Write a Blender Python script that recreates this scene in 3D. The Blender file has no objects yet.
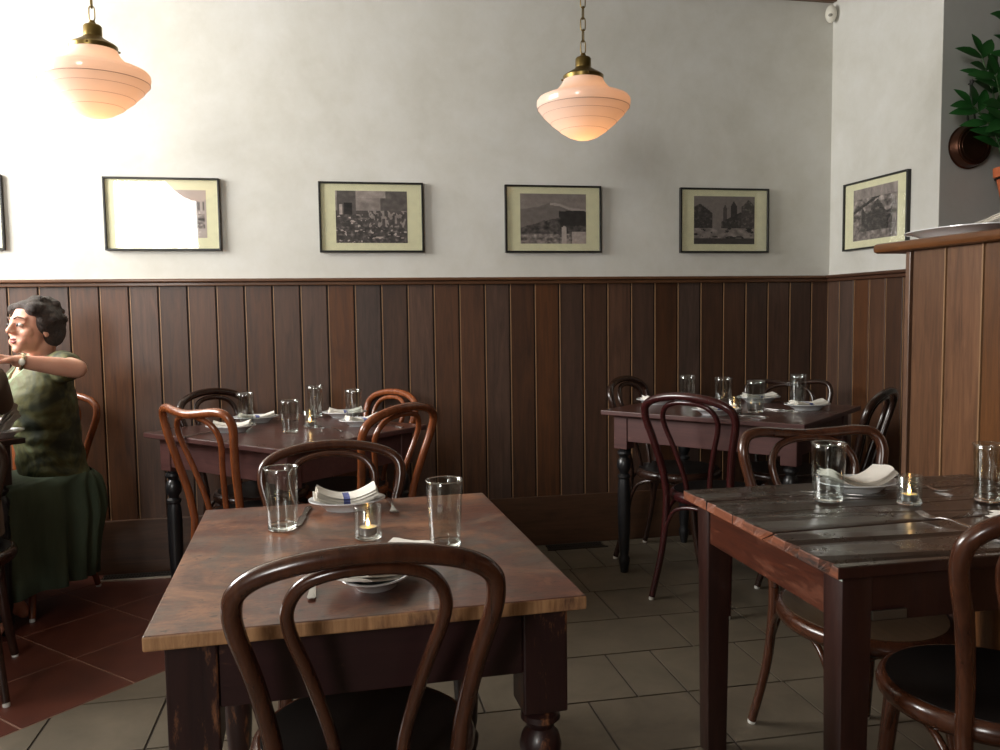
import bpy, bmesh, math, random
from mathutils import Vector, Matrix, noise
R = math.radians
PI = math.pi
random.seed(7)
scn = bpy.context.scene
COL = scn.collection
H = 1.25

# ---------------------------------------------------------------- camera
YAW, PIT, ROLL, FPX = R(11.1), R(4.25), R(.77), 838.
fw = Vector((math.sin(YAW)*math.cos(PIT), math.cos(YAW)*math.cos(PIT), -math.sin(PIT)))
rt = Vector((math.cos(YAW), -math.sin(YAW), 0))
up = rt.cross(fw)
rt2 = rt*math.cos(ROLL) - up*math.sin(ROLL)
up2 = up*math.cos(ROLL) + rt*math.sin(ROLL)
cam_d = bpy.data.cameras.new('camera')
cam = bpy.data.objects.new('camera', cam_d)
COL.objects.link(cam)
m3 = Matrix((rt2, up2, -fw)).transposed()
cam.matrix_world = Matrix.Translation((0, 0, H)) @ m3.to_4x4()
cam_d.sensor_width = 36
cam_d.lens = 36*FPX/1000
cam_d.clip_start = .05
scn.camera = cam

# ---------------------------------------------------------------- materials
def srgb(r, g, b):
    f = lambda c: (c/255/12.92) if c <= 10 else (((c/255)+.055)/1.055)**2.4
    return (f(r), f(g), f(b), 1)

class NT:
    def __init__(s, name):
        s.m = bpy.data.materials.new(name); s.m.use_nodes = True
        s.t = s.m.node_tree; s.n = s.t.nodes; s.l = s.t.links
        s.p = s.n['Principled BSDF']
    def node(s, typ, **kw):
        o = s.n.new(typ)
        for k, v in kw.items(): setattr(o, k, v)
        return o
    def put(s, node, **kw):
        for k, v in kw.items():
            k2 = k.replace('_', ' ')
            i = node.inputs[k2] if k2 in node.inputs else node.inputs[k]
            if isinstance(v, bpy.types.NodeSocket): s.l.new(v, i)
            else: i.default_value = v
        return node
    def coord(s, scale=(1, 1, 1), loc=(0, 0, 0), rot=(0, 0, 0), kind='Object'):
        c = s.node('ShaderNodeTexCoord')
        mp = s.node('ShaderNodeMapping')
        s.l.new(c.outputs[kind], mp.inputs['Vector'])
        mp.inputs['Scale'].default_value = scale
        mp.inputs['Location'].default_value = loc
        mp.inputs['Rotation'].default_value = rot
        return mp.outputs[0]
    def noise(s, vec, scale, detail=4, rough=.55, dist=0):
        n = s.node('ShaderNodeTexNoise')
        s.put(n, Vector=vec, Scale=scale, Detail=detail, Roughness=rough, Distortion=dist)
        return n.outputs['Fac']
    def ramp(s, fac, stops, interp='LINEAR'):
        r = s.node('ShaderNodeValToRGB'); r.color_ramp.interpolation = interp
        e = r.color_ramp.elements
        while len(e) < len(stops): e.new(.5)
        for q, (pos, c) in zip(e, stops):
            q.position = pos; q.color = c if len(c) == 4 else (*c, 1)
        s.l.new(fac, r.inputs[0]); return r.outputs[0]
    def mix(s, fac, a, b, mode='MIX'):
        m = s.node('ShaderNodeMix', data_type='RGBA', blend_type=mode)
        for sock, v in ((m.inputs[0], fac), (m.inputs[6], a), (m.inputs[7], b)):
            if isinstance(v, bpy.types.NodeSocket): s.l.new(v, sock)
            else: sock.default_value = v
        return m.outputs[2]
    def math(s, op, a, b=0.):
        m = s.node('ShaderNodeMath', operation=op)
        for sock, v in ((m.inputs[0], a), (m.inputs[1], b)):
            if isinstance(v, bpy.types.NodeSocket): s.l.new(v, sock)
            else: sock.default_value = v
        return m.outputs[0]
    def bump(s, h, strength=.2, dist=.01):
        b = s.node('ShaderNodeBump')
        s.put(b, Height=h, Strength=strength, Distance=dist)
        s.l.new(b.outputs[0], s.p.inputs['Normal'])
    def base(s, c, rough=.5, **kw):
        s.put(s.p, Base_Color=c, Roughness=rough, **kw); return s.m

def island(s):
    return s.node('ShaderNodeNewGeometry').outputs['Random Per Island']

def plain(name, col, rough=.5, **kw):
    s = NT(name)
    v = s.coord()
    n = s.noise(v, 30, 3)
    c = s.mix(n, tuple(x*.88 for x in col[:3])+(1,), tuple(min(1, x*1.1) for x in col[:3])+(1,))
    return s.base(c, rough, **kw)

def wood(name, dark, light, axis='Z', scale=1., rough=.35, var=0., coat=0., worn=None, worn_amt=.5, bump=.08, worn_scale=3.):
    s = NT(name)
    st = {'X': (1.2, 14, 14), 'Y': (14, 1.2, 14), 'Z': (14, 14, 1.2)}[axis]
    c = s.node('ShaderNodeTexCoord')
    isl = island(s)
    add = s.node('ShaderNodeVectorMath', operation='ADD')
    sc = s.node('ShaderNodeCombineXYZ')
    k = s.math('MULTIPLY', isl, 13.)
    for i in range(3): s.l.new(k, sc.inputs[i])
    s.l.new(c.outputs['Object'], add.inputs[0]); s.l.new(sc.outputs[0], add.inputs[1])
    mp = s.node('ShaderNodeMapping'); s.l.new(add.outputs[0], mp.inputs[0])
    mp.inputs['Scale'].default_value = tuple(x*scale for x in st)
    f = s.noise(mp.outputs[0], 2.2, 6, .62, 1.1)
    fine = s.noise(mp.outputs[0], 9., 3, .6)
    g = s.math('ADD', s.math('MULTIPLY', f, .75), s.math('MULTIPLY', fine, .25))
    colr = s.ramp(g, [(.3, dark), (.7, light)])
    if var:
        hv = s.node('ShaderNodeHueSaturation')
        s.l.new(colr, hv.inputs['Color'])
        s.l.new(s.math('ADD', s.math('MULTIPLY', isl, var*2), 1-var), hv.inputs['Value'])
        s.l.new(s.math('ADD', s.math('MULTIPLY', s.math('FRACT', s.math('MULTIPLY', isl, 7.3)), .5), .72), hv.inputs['Saturation'])
        colr = hv.outputs[0]
    rg = rough
    if worn:
        wsc = {'X': (.25, 1, 1), 'Y': (1, .25, 1), 'Z': (1, 1, .25)}[axis]
        w = s.noise(s.coord(wsc), worn_scale, 8, .72, .3)
        wf = s.ramp(w, [(worn_amt-.04, (0, 0, 0)), (worn_amt+.08, (1, 1, 1))])
        colr = s.mix(wf, colr, s.mix(fine, worn[0], worn[1]))
        rg = s.math('ADD', s.math('MULTIPLY', wf, .2), rough)
    s.bump(g, bump, .004)
    return s.base(colr, rg, Coat_Weight=coat, Coat_Roughness=.12)

def rgba(*a): return srgb(*a)
M = {}
# plaster
def plaster(name, a, b, c2):
    s = NT(name)
    v = s.coord()
    n1 = s.noise(v, 1.1, 7, .62, .5)
    n2 = s.noise(v, 5.5, 6, .7, .2)
    g = s.math('ADD', s.math('MULTIPLY', n1, .65), s.math('MULTIPLY', n2, .35))
    col = s.ramp(g, [(.32, a), (.5, b), (.66, c2)])
    s.bump(s.noise(v, 24, 5), .06, .004)
    return s.base(col, .7)
M['plaster'] = plaster('plaster', srgb(198, 195, 184), srgb(211, 209, 201), srgb(221, 220, 215))
M['plaster_grey'] = plaster('grey_plaster', srgb(206, 206, 200), srgb(214, 214, 209), srgb(222, 222, 218))
M['ceiling'] = plaster('ceiling_paint', srgb(150, 142, 128), srgb(160, 152, 138), srgb(168, 160, 146))  # unseen ceiling darkened to reduce its bounced fill
M['plaster_dark'] = plaster('low_bounce_paint', srgb(70, 60, 50), srgb(78, 66, 55), srgb(86, 74, 62))  # unseen walls made dark to cut the light they bounce back
M['panel'] = wood('panel_wood', srgb(52, 32, 21), srgb(92, 60, 40), 'Z', 1., .46, .25, .45)
M['panel_warm'] = wood('warm_panel_wood', srgb(78, 48, 27), srgb(124, 82, 50), 'Z', 1., .36, .2, .2)
M['panel'].node_tree.nodes['Principled BSDF'].inputs['Coat Roughness'].default_value = .4
M['rail'] = wood('rail_wood', srgb(78, 50, 32), srgb(110, 74, 48), 'X', 1., .4, 0, .2)
M['rail_y'] = wood('rail_wood_side', srgb(62, 38, 26), srgb(86, 54, 36), 'Y', 1., .4, 0, .2)
M['cap'] = wood('cap_wood', srgb(84, 50, 26), srgb(124, 78, 42), 'Y', 1., .3, 0, .3)
M['groove'] = plain('groove_shadow_wood', srgb(30, 18, 12), .6)
M['lit_edge'] = plain('lit_edge_wood', srgb(150, 116, 84), .35)  # added pale strip: light on each groove's edge put into the colour
# chairs
M['ch_orange'] = wood('orange_bentwood', srgb(100, 50, 25), srgb(148, 82, 45), 'Z', 1., .26, 0, .5)
M['ch_brown'] = wood('brown_bentwood', srgb(54, 28, 18), srgb(88, 50, 32), 'Z', 1., .24, 0, .5)
M['ch_dark'] = wood('dark_bentwood', srgb(34, 20, 15), srgb(58, 36, 27), 'Z', 1., .26, 0, .5)
M['ch_red'] = wood('maroon_bentwood', srgb(44, 14, 15), srgb(66, 24, 24), 'Z', 1., .26, 0, .5)
M['seat_dark'] = plain('black_seat', srgb(26, 22, 20), .42)
M['seat_brown'] = wood('brown_seat', srgb(78, 60, 42), srgb(108, 84, 60), 'Y', 1., .4)
M['glide'] = plain('nylon_glide', srgb(220, 218, 210), .4)
# tables
def table_top(name, cols, worn, greys, axis, amt, rough=.3, grey_amt=.56):
    s = NT(name)
    st = (1.5, 12, 12) if axis == 'X' else (12, 1.5, 12)
    v = s.coord(st)
    f = s.noise(v, 3.0, 9, .72, 1.6)
    fine = s.noise(v, 20, 6, .7)
    g = s.math('ADD', s.math('MULTIPLY', f, .55), s.math('MULTIPLY', fine, .45))
    col = s.ramp(g, [(.36, cols[0]), (.60, cols[1])])
    o = s.coord()
    w = s.noise(s.coord((1, 1.3, 1)), 4.2, 12, .74, .9)
    wf = s.ramp(w, [(amt-.05, (0, 0, 0)), (amt+.12, (1, 1, 1))])
    col = s.mix(wf, col, s.mix(g, worn[0], worn[1]))
    q = s.noise(s.coord(loc=(3.1, 4.7, 0)), 4.6, 12, .76, .6)
    qf = s.ramp(q, [(grey_amt-.06, (0, 0, 0)), (grey_amt+.1, (.85, .85, .85))])
    col = s.mix(qf, col, s.mix(g, greys[0], greys[1]))
    sp = s.noise(s.coord((1, 1.6, 1)), 42, 3, .6)
    sf = s.ramp(sp, [(.62, (0, 0, 0)), (.68, (.75, .75, .75))])
    col = s.mix(sf, col, srgb(30, 18, 14))
    s.bump(s.math('ADD', g, s.math('MULTIPLY', sp, .4)), .12, .003)
    rg = s.math('ADD', s.math('MULTIPLY', w, .25), rough-.1)
    return s.base(col, rg, Coat_Weight=.25, Coat_Roughness=.15)
M['top_a'] = table_top('worn_redbrown_top', (srgb(62, 30, 23), srgb(108, 58, 40)), (srgb(128, 84, 60), srgb(176, 124, 92)), (srgb(66, 58, 54), srgb(104, 94, 86)), 'X', .50, .3, .53)
M['top_b'] = table_top('dark_redbrown_top', (srgb(58, 32, 28), srgb(88, 52, 44)), (srgb(84, 54, 44), srgb(104, 70, 58)), (srgb(50, 40, 38), srgb(64, 52, 50)), 'X', .58, .28, .56)
M['top_c'] = table_top('blackened_plank_top', (srgb(36, 25, 20), srgb(62, 46, 37)), (srgb(58, 42, 34), srgb(80, 62, 50)), (srgb(54, 50, 45), srgb(76, 70, 62)), 'X', .6, .26, .52)
M['edge_a'] = wood('worn_tan_edge', srgb(138, 96, 62), srgb(194, 148, 104), 'Z', 1.6, .55, 0, 0, (srgb(66, 40, 30), srgb(84, 52, 38)), .56, .2, 6.)
M['edge_c'] = wood('worn_orange_edge', srgb(108, 58, 38), srgb(148, 88, 60), 'Y', 1.4, .5, 0, 0, (srgb(48, 32, 26), srgb(64, 46, 38)), .55, .2, 9.)
M['apron_a'] = wood('plum_paint', srgb(38, 17, 18), srgb(50, 25, 25), 'X', 1., .4, 0, .2, (srgb(120, 78, 50), srgb(150, 102, 70)), .66, .1, 30.)
M['leg_a'] = wood('chipped_plum_paint', srgb(34, 16, 16), srgb(50, 25, 23), 'Z', 1., .4, 0, .2, (srgb(110, 66, 40), srgb(158, 104, 66)), .60, .2, 34.)
M['apron_b'] = wood('purple_brown_paint', srgb(70, 42, 40), srgb(92, 58, 54), 'X', 1., .42, 0, .1, (srgb(116, 80, 68), srgb(130, 94, 80)), .68, .1, 14.)
M['leg_b'] = wood('black_paint', srgb(20, 20, 22), srgb(32, 31, 33), 'Z', 1., .35, 0, .3)
M['apron_c'] = wood('burl_redbrown', srgb(44, 20, 12), srgb(88, 40, 22), 'Y', 2.2, .38, 0, .2, (srgb(78, 38, 20), srgb(112, 56, 28)), .54, .15, 20.)
M['leg_c'] = wood('dark_red_leg', srgb(38, 20, 17), srgb(58, 32, 26), 'Z', 1., .34, 0, .3)
M['bracket'] = plain('dull_steel', srgb(120, 112, 100), .4, Metallic=.8)
M['tag'] = plain('pale_paper', srgb(205, 215, 205), .6)
# ware
M['china'] = plain('white_china', srgb(236, 238, 240), .12, Coat_Weight=.5)
def napkin_mat():
    s = NT('striped_napkin')
    c = s.node('ShaderNodeTexCoord'); sx = s.node('ShaderNodeSeparateXYZ')
    s.l.new(c.outputs['Object'], sx.inputs[0])
    d = s.math('ABSOLUTE', s.math('ADD', sx.outputs[0], .0))
    stripe = s.math('LESS_THAN', d, .0085)
    v = s.coord()
    n = s.noise(v, 380, 2)
    colr = s.mix(stripe, s.mix(n, srgb(228, 222, 212), srgb(244, 240, 232)), s.mix(n, srgb(72, 82, 142), srgb(104, 112, 168)))
    s.bump(s.noise(v, 40, 4), .35, .004)
    return s.base(colr, .85)
M['napkin'] = napkin_mat()
M['napkin_plain'] = plain('white_linen', srgb(236, 230, 220), .85)
M['ribbed'] = plain('pale_ribbed_cloth', srgb(178, 172, 164), .85)
M['steel'] = plain('steel', srgb(196, 192, 188), .2, Metallic=1.)
def glass(name, col=(1, 1, 1, 1)):
    # thin drinking glass: clear transmission with a visible surface reflection
    s = NT(name)
    lw = s.node('ShaderNodeLayerWeight'); lw.inputs['Blend'].default_value = .32
    gl = s.node('ShaderNodeBsdfGlossy'); gl.inputs['Roughness'].default_value = .02
    gl.inputs['Color'].default_value = (1, 1, 1, 1)
    tr = s.node('ShaderNodeBsdfTransparent'); tr.inputs['Color'].default_value = (.93, .95, .94, 1)
    mx = s.node('ShaderNodeMixShader')
    f = s.ramp(lw.outputs['Facing'], [(0., (.07, .07, .07)), (.65, (.2, .2, .2)), (1., (.75, .75, .75))])
    s.l.new(f, mx.inputs[0]); s.l.new(tr.outputs[0], mx.inputs[1]); s.l.new(gl.outputs[0], mx.inputs[2])
    s.l.new(mx.outputs[0], s.n['Material Output'].inputs[0])
    return s.m
M['glass'] = glass('clear_glass')
def solidglass():
    s = NT('thick_glass')
    s.base((.96, .98, .97, 1), .02, Transmission_Weight=1., IOR=1.45)
    return s.m
M['glass_base'] = solidglass()
def pane_mat():
    s = NT('picture_glass')
    lw = s.node('ShaderNodeLayerWeight'); lw.inputs[0].default_value = .5
    fz = s.math('ADD', s.math('MULTIPLY', s.math('POWER', lw.outputs['Facing'], 5.), .9), .04)
    gl = s.node('ShaderNodeBsdfGlossy'); gl.inputs['Roughness'].default_value = .03
    tr = s.node('ShaderNodeBsdfTransparent')
    mx = s.node('ShaderNodeMixShader')
    s.l.new(fz, mx.inputs[0]); s.l.new(tr.outputs[0], mx.inputs[1]); s.l.new(gl.outputs[0], mx.inputs[2])
    s.l.new(mx.outputs[0], s.n['Material Output'].inputs[0]); return s.m
M['pane'] = pane_mat()
M['wax'] = plain('white_wax', srgb(244, 226, 190), .5, Subsurface_Weight=.3)
M['alu'] = plain('tealight_cup', srgb(205, 205, 205), .3, Metallic=.7)
def flame():
    s = NT('flame')
    z = s.node('ShaderNodeSeparateXYZ'); c = s.node('ShaderNodeTexCoord'); s.l.new(c.outputs['Generated'], z.inputs[0])
    col = s.ramp(z.outputs[2], [(0, (1, .35, .06)), (.5, (1, .62, .22)), (1, (1, .8, .45))])
    return s.base((0, 0, 0, 1), .5, Emission_Color=col, Emission_Strength=16.)
M['flame'] = flame()
M['brass'] = plain('aged_brass', srgb(128, 108, 62), .32, Metallic=.9)
def opal():
    s = NT('opal_glass')
    d = s.node('ShaderNodeBsdfDiffuse'); d.inputs[0].default_value = srgb(246, 236, 230)
    t = s.node('ShaderNodeBsdfTranslucent'); t.inputs[0].default_value = srgb(255, 232, 214)
    g = s.node('ShaderNodeBsdfGlossy'); g.inputs['Roughness'].default_value = .12
    m1 = s.node('ShaderNodeMixShader'); m1.inputs[0].default_value = .45
    m2 = s.node('ShaderNodeMixShader'); m2.inputs[0].default_value = .06
    s.l.new(d.outputs[0], m1.inputs[1]); s.l.new(t.outputs[0], m1.inputs[2])
    s.l.new(m1.outputs[0], m2.inputs[1]); s.l.new(g.outputs[0], m2.inputs[2])
    s.l.new(m2.outputs[0], s.n['Material Output'].inputs[0]); return s.m
M['opal'] = opal()
M['ring'] = plain('painted_shade_line', srgb(176, 150, 140), .3)
M['bulb'] = NT('lit_bulb').base((0, 0, 0, 1), .5, Emission_Color=(1, .55, .22, 1), Emission_Strength=6.)
M['frame'] = plain('black_frame', srgb(26, 25, 22), .35)
M['mat_board'] = plain('cream_mat', srgb(232, 229, 192), .8)
def attr_mat(name, rough=.7, layer='Col'):
    s = NT(name)
    a = s.node('ShaderNodeAttribute'); a.attribute_name = layer
    return s.base(a.outputs['Color'], rough)
M['photo'] = attr_mat('sepia_print')
M['plastic'] = plain('ivory_plastic', srgb(226, 222, 208), .4)
M['copper'] = plain('aged_copper', srgb(92, 60, 46), .3, Metallic=.85)
M['iron'] = plain('black_iron', srgb(30, 28, 26), .5, Metallic=.5)
M['terracotta'] = plain('terracotta', srgb(198, 104, 62), .7)
M['soil'] = plain('potting_soil', srgb(52, 38, 28), .9)
M['leaf'] = plain('glossy_leaf', srgb(44, 98, 44), .3)
M['stem'] = plain('leaf_stem', srgb(60, 92, 48), .5)
M['vent'] = plain('vent_metal', srgb(44, 38, 32), .5, Metallic=.3)
M['vent_edge'] = plain('vent_rim', srgb(196, 186, 170), .35, Metallic=.4)
M['void'] = plain('duct_shade_black', srgb(8, 8, 8), .9)
M['win_frame'] = plain('painted_sash', srgb(70, 60, 50), .5)
# floor
def tile_mat():
    s = NT('grey_tile')
    v = s.coord()
    n = s.noise(v, 5, 7, .65, .4); n2 = s.noise(v, 26, 4)
    col = s.ramp(n, [(.3, srgb(82, 74, 62)), (.7, srgb(110, 99, 84))])
    col = s.mix(s.math('MULTIPLY', island(s), .35), col, srgb(114, 106, 90))
    s.bump(s.math('ADD', n, s.math('MULTIPLY', n2, .3)), .15, .006)
    return s.base(col, .5)
M['tile'] = tile_mat()
def terra_mat():
    s = NT('terracotta_tile')
    v = s.coord()
    n = s.noise(v, 6, 6, .6)
    col = s.ramp(n, [(.3, srgb(76, 38, 29)), (.7, srgb(102, 54, 40))])
    col = s.mix(s.math('MULTIPLY', island(s), .3), col, srgb(84, 44, 33))
    s.bump(n, .08, .005)
    return s.base(col, .42)
M['terra'] = terra_mat()
M['grout'] = plain('grout', srgb(58, 50, 44), .9)
M['grout_pale'] = plain('pale_grout', srgb(132, 100, 84), .9)
# people
def skin_mat():
    s = NT('skin')
    v = s.coord()
    n = s.noise(v, 14, 4)
    return s.base(s.mix(n, srgb(206, 150, 126), srgb(224, 172, 148)), .48, Subsurface_Weight=.12, Subsurface_Scale=.02)
M['skin'] = skin_mat()
M['lip'] = plain('lip', srgb(150, 66, 66), .4)
M['eyewhite'] = plain('eye_white', srgb(225, 220, 214), .2)
M['iris'] = plain('brown_iris', srgb(30, 20, 16), .15)
M['brow'] = plain('brow_hair', srgb(74, 52, 42), .8)
def hair_mat():
    s = NT('dark_brown_hair')
    v = s.coord((1, 1, 1))
    n = s.noise(v, 26, 5, .7, 3.)
    s.bump(n, 1., .02)
    return s.base(s.ramp(n, [(.35, srgb(30, 22, 18)), (.65, srgb(72, 54, 44))]), .5)
M['hair'] = hair_mat()
def blouse_mat():
    s = NT('green_print_blouse')
    v = s.coord()
    n = s.noise(v, 6, 6, .6, 1.2)
    col = s.ramp(n, [(.3, srgb(26, 36, 30)), (.45, srgb(52, 56, 36)), (.56, srgb(86, 84, 46)), (.7, srgb(104, 122, 90))])
    w = s.node('ShaderNodeTexWave'); w.bands_direction = 'Z'
    s.put(w, Vector=v, Scale=4., Distortion=14., Detail=4.)
    s.bump(w.outputs['Fac'], .25, .015)
    return s.base(col, .7)
M['blouse'] = blouse_mat()
M['collar'] = plain('pale_green_collar', srgb(176, 200, 164), .7)
def skirt_mat():
    s = NT('dark_green_skirt')
    v = s.coord((8, 8, 1))
    n = s.noise(v, 3, 4)
    return s.base(s.mix(n, srgb(56, 72, 56), srgb(92, 108, 86)), .75)
M['skirt'] = skirt_mat()
M['knit'] = plain('taupe_knit', srgb(104, 88, 74), .9)
M['trousers'] = plain('dark_trousers', srgb(36, 36, 40), .85)
M['gold'] = plain('watch_metal', srgb(210, 200, 170), .25, Metallic=.9)
M['sandal'] = plain('dark_sandal', srgb(60, 40, 34), .6)

# ---------------------------------------------------------------- geometry helpers
def obj(name, bm, mats, parent=None, smooth=None, loc=(0, 0, 0), rot=(0, 0, 0)):
    me = bpy.data.meshes.new(name)
    bmesh.ops.recalc_face_normals(bm, faces=bm.faces)
    if smooth is not None:
        lim = R(smooth)
        for f in bm.faces: f.smooth = True
        for e in bm.edges:
            if len(e.link_faces) == 2:
                e.smooth = e.calc_face_angle(0) < lim
    bm.to_mesh(me); bm.free()
    if not isinstance(mats, (list, tuple)): mats = [mats]
    for m in mats: me.materials.append(m)
    o = bpy.data.objects.new(name, me); COL.objects.link(o)
    o.location = loc; o.rotation_euler = rot
    if parent: o.parent = parent
    return o

def thing(name, label, cat, loc=(0, 0, 0), rotz=0., group=None):
    o = bpy.data.objects.new(name, None); COL.objects.link(o)
    o.empty_display_size = .1
    o.location = loc; o.rotation_euler = (0, 0, rotz)
    o['label'] = label; o['category'] = cat
    if group: o['group'] = group
    return o

def tag(o, label, cat, group=None):
    o['label'] = label; o['category'] = cat
    if group: o['group'] = group
    return o

def struct(name, bm, mats, smooth=None, **kw):
    o = obj(name, bm, mats, None, smooth, **kw); o['kind'] = 'structure'; return o

def dup_tree(o, parent=None, skip=()):
    c = o.copy(); COL.objects.link(c); c.parent = parent
    for ch in o.children: dup_tree(ch, c)
    return c

def box(bm, x0, x1, y0, y1, z0, z1, mi=0, bev=0.):
    v = [bm.verts.new(p) for p in ((x0, y0, z0), (x1, y0, z0), (x1, y1, z0), (x0, y1, z0), (x0, y0, z1), (x1, y0, z1), (x1, y1, z1), (x0, y1, z1))]
    fs = [bm.faces.new([v[i] for i in q]) for q in ((0, 3, 2, 1), (4, 5, 6, 7), (0, 1, 5, 4), (1, 2, 6, 5), (2, 3, 7, 6), (3, 0, 4, 7))]
    for f in fs: f.material_index = mi
    if bev:
        es = list({e for f in fs for e in f.edges})
        r = bmesh.ops.bevel(bm, geom=es, offset=bev, segments=2, affect='EDGES', profile=.5)
        for f in r['faces']: f.material_index = mi
    return fs

def B(*a, **k):
    bm = bmesh.new(); box(bm, *a, **k); return bm

def catmull(pts, n=6, closed=False):
    P = [Vector(p) for p in pts]; out = []
    N = len(P)
    rng = range(N if closed else N-1)
    for i in rng:
        if closed: p0, p1, p2, p3 = P[(i-1) % N], P[i], P[(i+1) % N], P[(i+2) % N]
        else: p0, p1, p2, p3 = P[max(i-1, 0)], P[i], P[i+1], P[min(i+2, N-1)]
        for k in range(n):
            t = k/n
            out.append(.5*((2*p1)+(-p0+p2)*t+(2*p0-5*p1+4*p2-p3)*t*t+(-p0+3*p1-3*p2+p3)*t**3))
    if not closed: out.append(P[-1].copy())
    return out

def tube(bm, pts, rad, seg=10, closed=False, flat=None, mi=0):
    """sweep a circle along pts; rad = number or list"""
    n = len(pts); P = [Vector(p) for p in pts]
    if not isinstance(rad, (list, tuple)): rad = [rad]*n
    rings = []; nrm = None
    for i in range(n):
        a = P[(i-1) % n] if (closed or i > 0) else P[i]
        b = P[(i+1) % n] if (closed or i < n-1) else P[i]
        t = (b-a).normalized()
        if nrm is None:
            ref = Vector((0, 0, 1)) if abs(t.z) < .9 else Vector((0, 1, 0))
            nrm = (ref - t*ref.dot(t)).normalized()
        else:
            nrm = (nrm - t*nrm.dot(t)).normalized()
        bn = t.cross(nrm)
        k = flat or 1.
        rings.append([bm.verts.new(P[i]+(nrm*math.cos(2*PI*j/seg)+bn*math.sin(2*PI*j/seg)*k)*rad[i]) for j in range(seg)])
    m = n if closed else n-1
    for i in range(m):
        a, b = rings[i], rings[(i+1) % n]
        for j in range(seg):
            f = bm.faces.new((a[j], a[(j+1) % seg], b[(j+1) % seg], b[j])); f.material_index = mi
    if not closed:
        f = bm.faces.new(rings[0][::-1]); f.material_index = mi
        f = bm.faces.new(rings[-1]); f.material_index = mi
    return bm

def lathe(bm, prof, seg=28, cx=0, cy=0, sx=1., sy=1., mi=0, caps=True):
    """prof: list of (r,z)"""
    rings = []
    for r, z in prof:
        if r < 1e-5: rings.append([bm.verts.new((cx, cy, z))])
        else: rings.append([bm.verts.new((cx+r*sx*math.cos(2*PI*j/seg), cy+r*sy*math.sin(2*PI*j/seg), z)) for j in range(seg)])
    for a, b in zip(rings, rings[1:]):
        for j in range(seg):
            k = (j+1) % seg
            if len(a) == 1 and len(b) == 1: continue
            if len(a) == 1: f = bm.faces.new((a[0], b[k], b[j]))
            elif len(b) == 1: f = bm.faces.new((a[j], a[k], b[0]))
            else: f = bm.faces.new((a[j], a[k], b[k], b[j]))
            f.material_index = mi
    if caps:
        for r in (rings[0], rings[-1]):
            if len(r) > 2: bm.faces.new(r).material_index = mi
    return bm

def L(prof, **k):
    bm = bmesh.new(); lathe(bm, prof, **k); return bm

def transform(bm, mat):
    bmesh.ops.transform(bm, matrix=mat, verts=bm.verts); return bm

# ---------------------------------------------------------------- room
XR, YB, XL, YF, ZC, YG = 2.76, 4.33, -2.55, -1.75, 2.955, 3.46
RAIL = 1.434
# floor: individually laid tiles on a grout bed
def clip(poly, a, b, c):      # keep a*x+b*y>=c
    out = []
    for i in range(len(poly)):
        p, q = poly[i], poly[(i+1) % len(poly)]
        dp, dq = a*p[0]+b*p[1]-c, a*q[0]+b*q[1]-c
        if dp >= 0: out.append(p)
        if (dp >= 0) != (dq >= 0):
            t = dp/(dp-dq); out.append((p[0]+t*(q[0]-p[0]), p[1]+t*(q[1]-p[1])))
    return out
def tilepoly(bm, poly, z0, z1, mi):
    if len(poly) < 3: return
    area = abs(sum(poly[i][0]*poly[(i+1) % len(poly)][1]-poly[(i+1) % len(poly)][0]*poly[i][1] for i in range(len(poly))))/2
    if area < .0008: return
    lo = [bm.verts.new((x, y, z0)) for x, y in poly]; hi = [bm.verts.new((x, y, z1)) for x, y in poly]
    n = len(poly)
    fs = [bm.faces.new(hi)]
    for i in range(n): fs.append(bm.faces.new((lo[i], lo[(i+1) % n], hi[(i+1) % n], hi[i])))
    for f in fs: f.material_index = mi
fl = bmesh.new()
XE = 4.6
box(fl, XL-.1, XE, YF-.1, YB+.1, -.08, -.004, 2)
S2 = math.sqrt(.5)
B0 = 2.61
G = .004
rowsY = {0: [2.505, 2.85, 3.18, 3.52, 3.86, 4.2, 4.54], 1: [2.505, 2.17, 1.84, 1.5, 1.16, .83, .5, .16, -.18, -.5, -.85, -1.2, -1.55, -1.9]}
ys = sorted(set(rowsY[0]+rowsY[1]))
pins = {(2.505, 2.85): [.43, .935, 1.107], (2.85, 3.18): [.44, .77, 1.28, 1.60], (3.18, 3.52): [.77, 1.107, 1.44, 1.62, 1.95], (2.17, 2.505): [.6, .766, 1.107, 1.45], (3.52, 3.86): [.6, 1.09, 1.44, 1.78]}
rnd = random.Random(3)
for a, b in zip(ys, ys[1:]):
    js = pins.get((a, b))
    if not js:
        x = rnd.choice([.6, .77, .43]); js = [x]
    x = js[-1]
    while x < XE: x += rnd.choice([.335, .5, .335, .17]); js.append(min(x, XE))
    x = js[0]
    while x > XL: x -= rnd.choice([.335, .5, .335, .17]); js.insert(0, max(x, XL))
    for p, q in zip(js, js[1:]):
        if q-p < .02: continue
        poly = [(p+G, a+G), (q-G, a+G), (q-G, b-G), (p+G, b-G)]
        poly = clip(poly, S2, -S2, -(B0-G))        # (y-x)/sqrt2 <= B0
        poly = clip(poly, 0, -1, -YB)
        tilepoly(fl, poly, -.02, 0, 0)
for i in range(-22, 12):
    for j in range(0, 12):
        a0, b0 = 1.61+.38*i, B0+.38*j
        q = [(a0+G, b0+G), (a0+.38-G, b0+G), (a0+.38-G, b0+.38-G), (a0+G, b0+.38-G)]
        poly = [((a-b)*S2, (a+b)*S2) for a, b in q]
        poly = clip(poly, 0, -1, -YB); poly = clip(poly, 1, 0, XL); poly = clip(poly, 0, 1, YF)
        tilepoly(fl, poly, -.02, 0, 1)
tilepoly(fl, clip(clip([(XL, YF), (XE, YF), (XE, YB), (XL, YB)], -S2, S2, B0), 0, -1, -YB), -.006, -.0015, 3)
struct('floor', fl, [M['tile'], M['terra'], M['grout'], M['grout_pale']])
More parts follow.
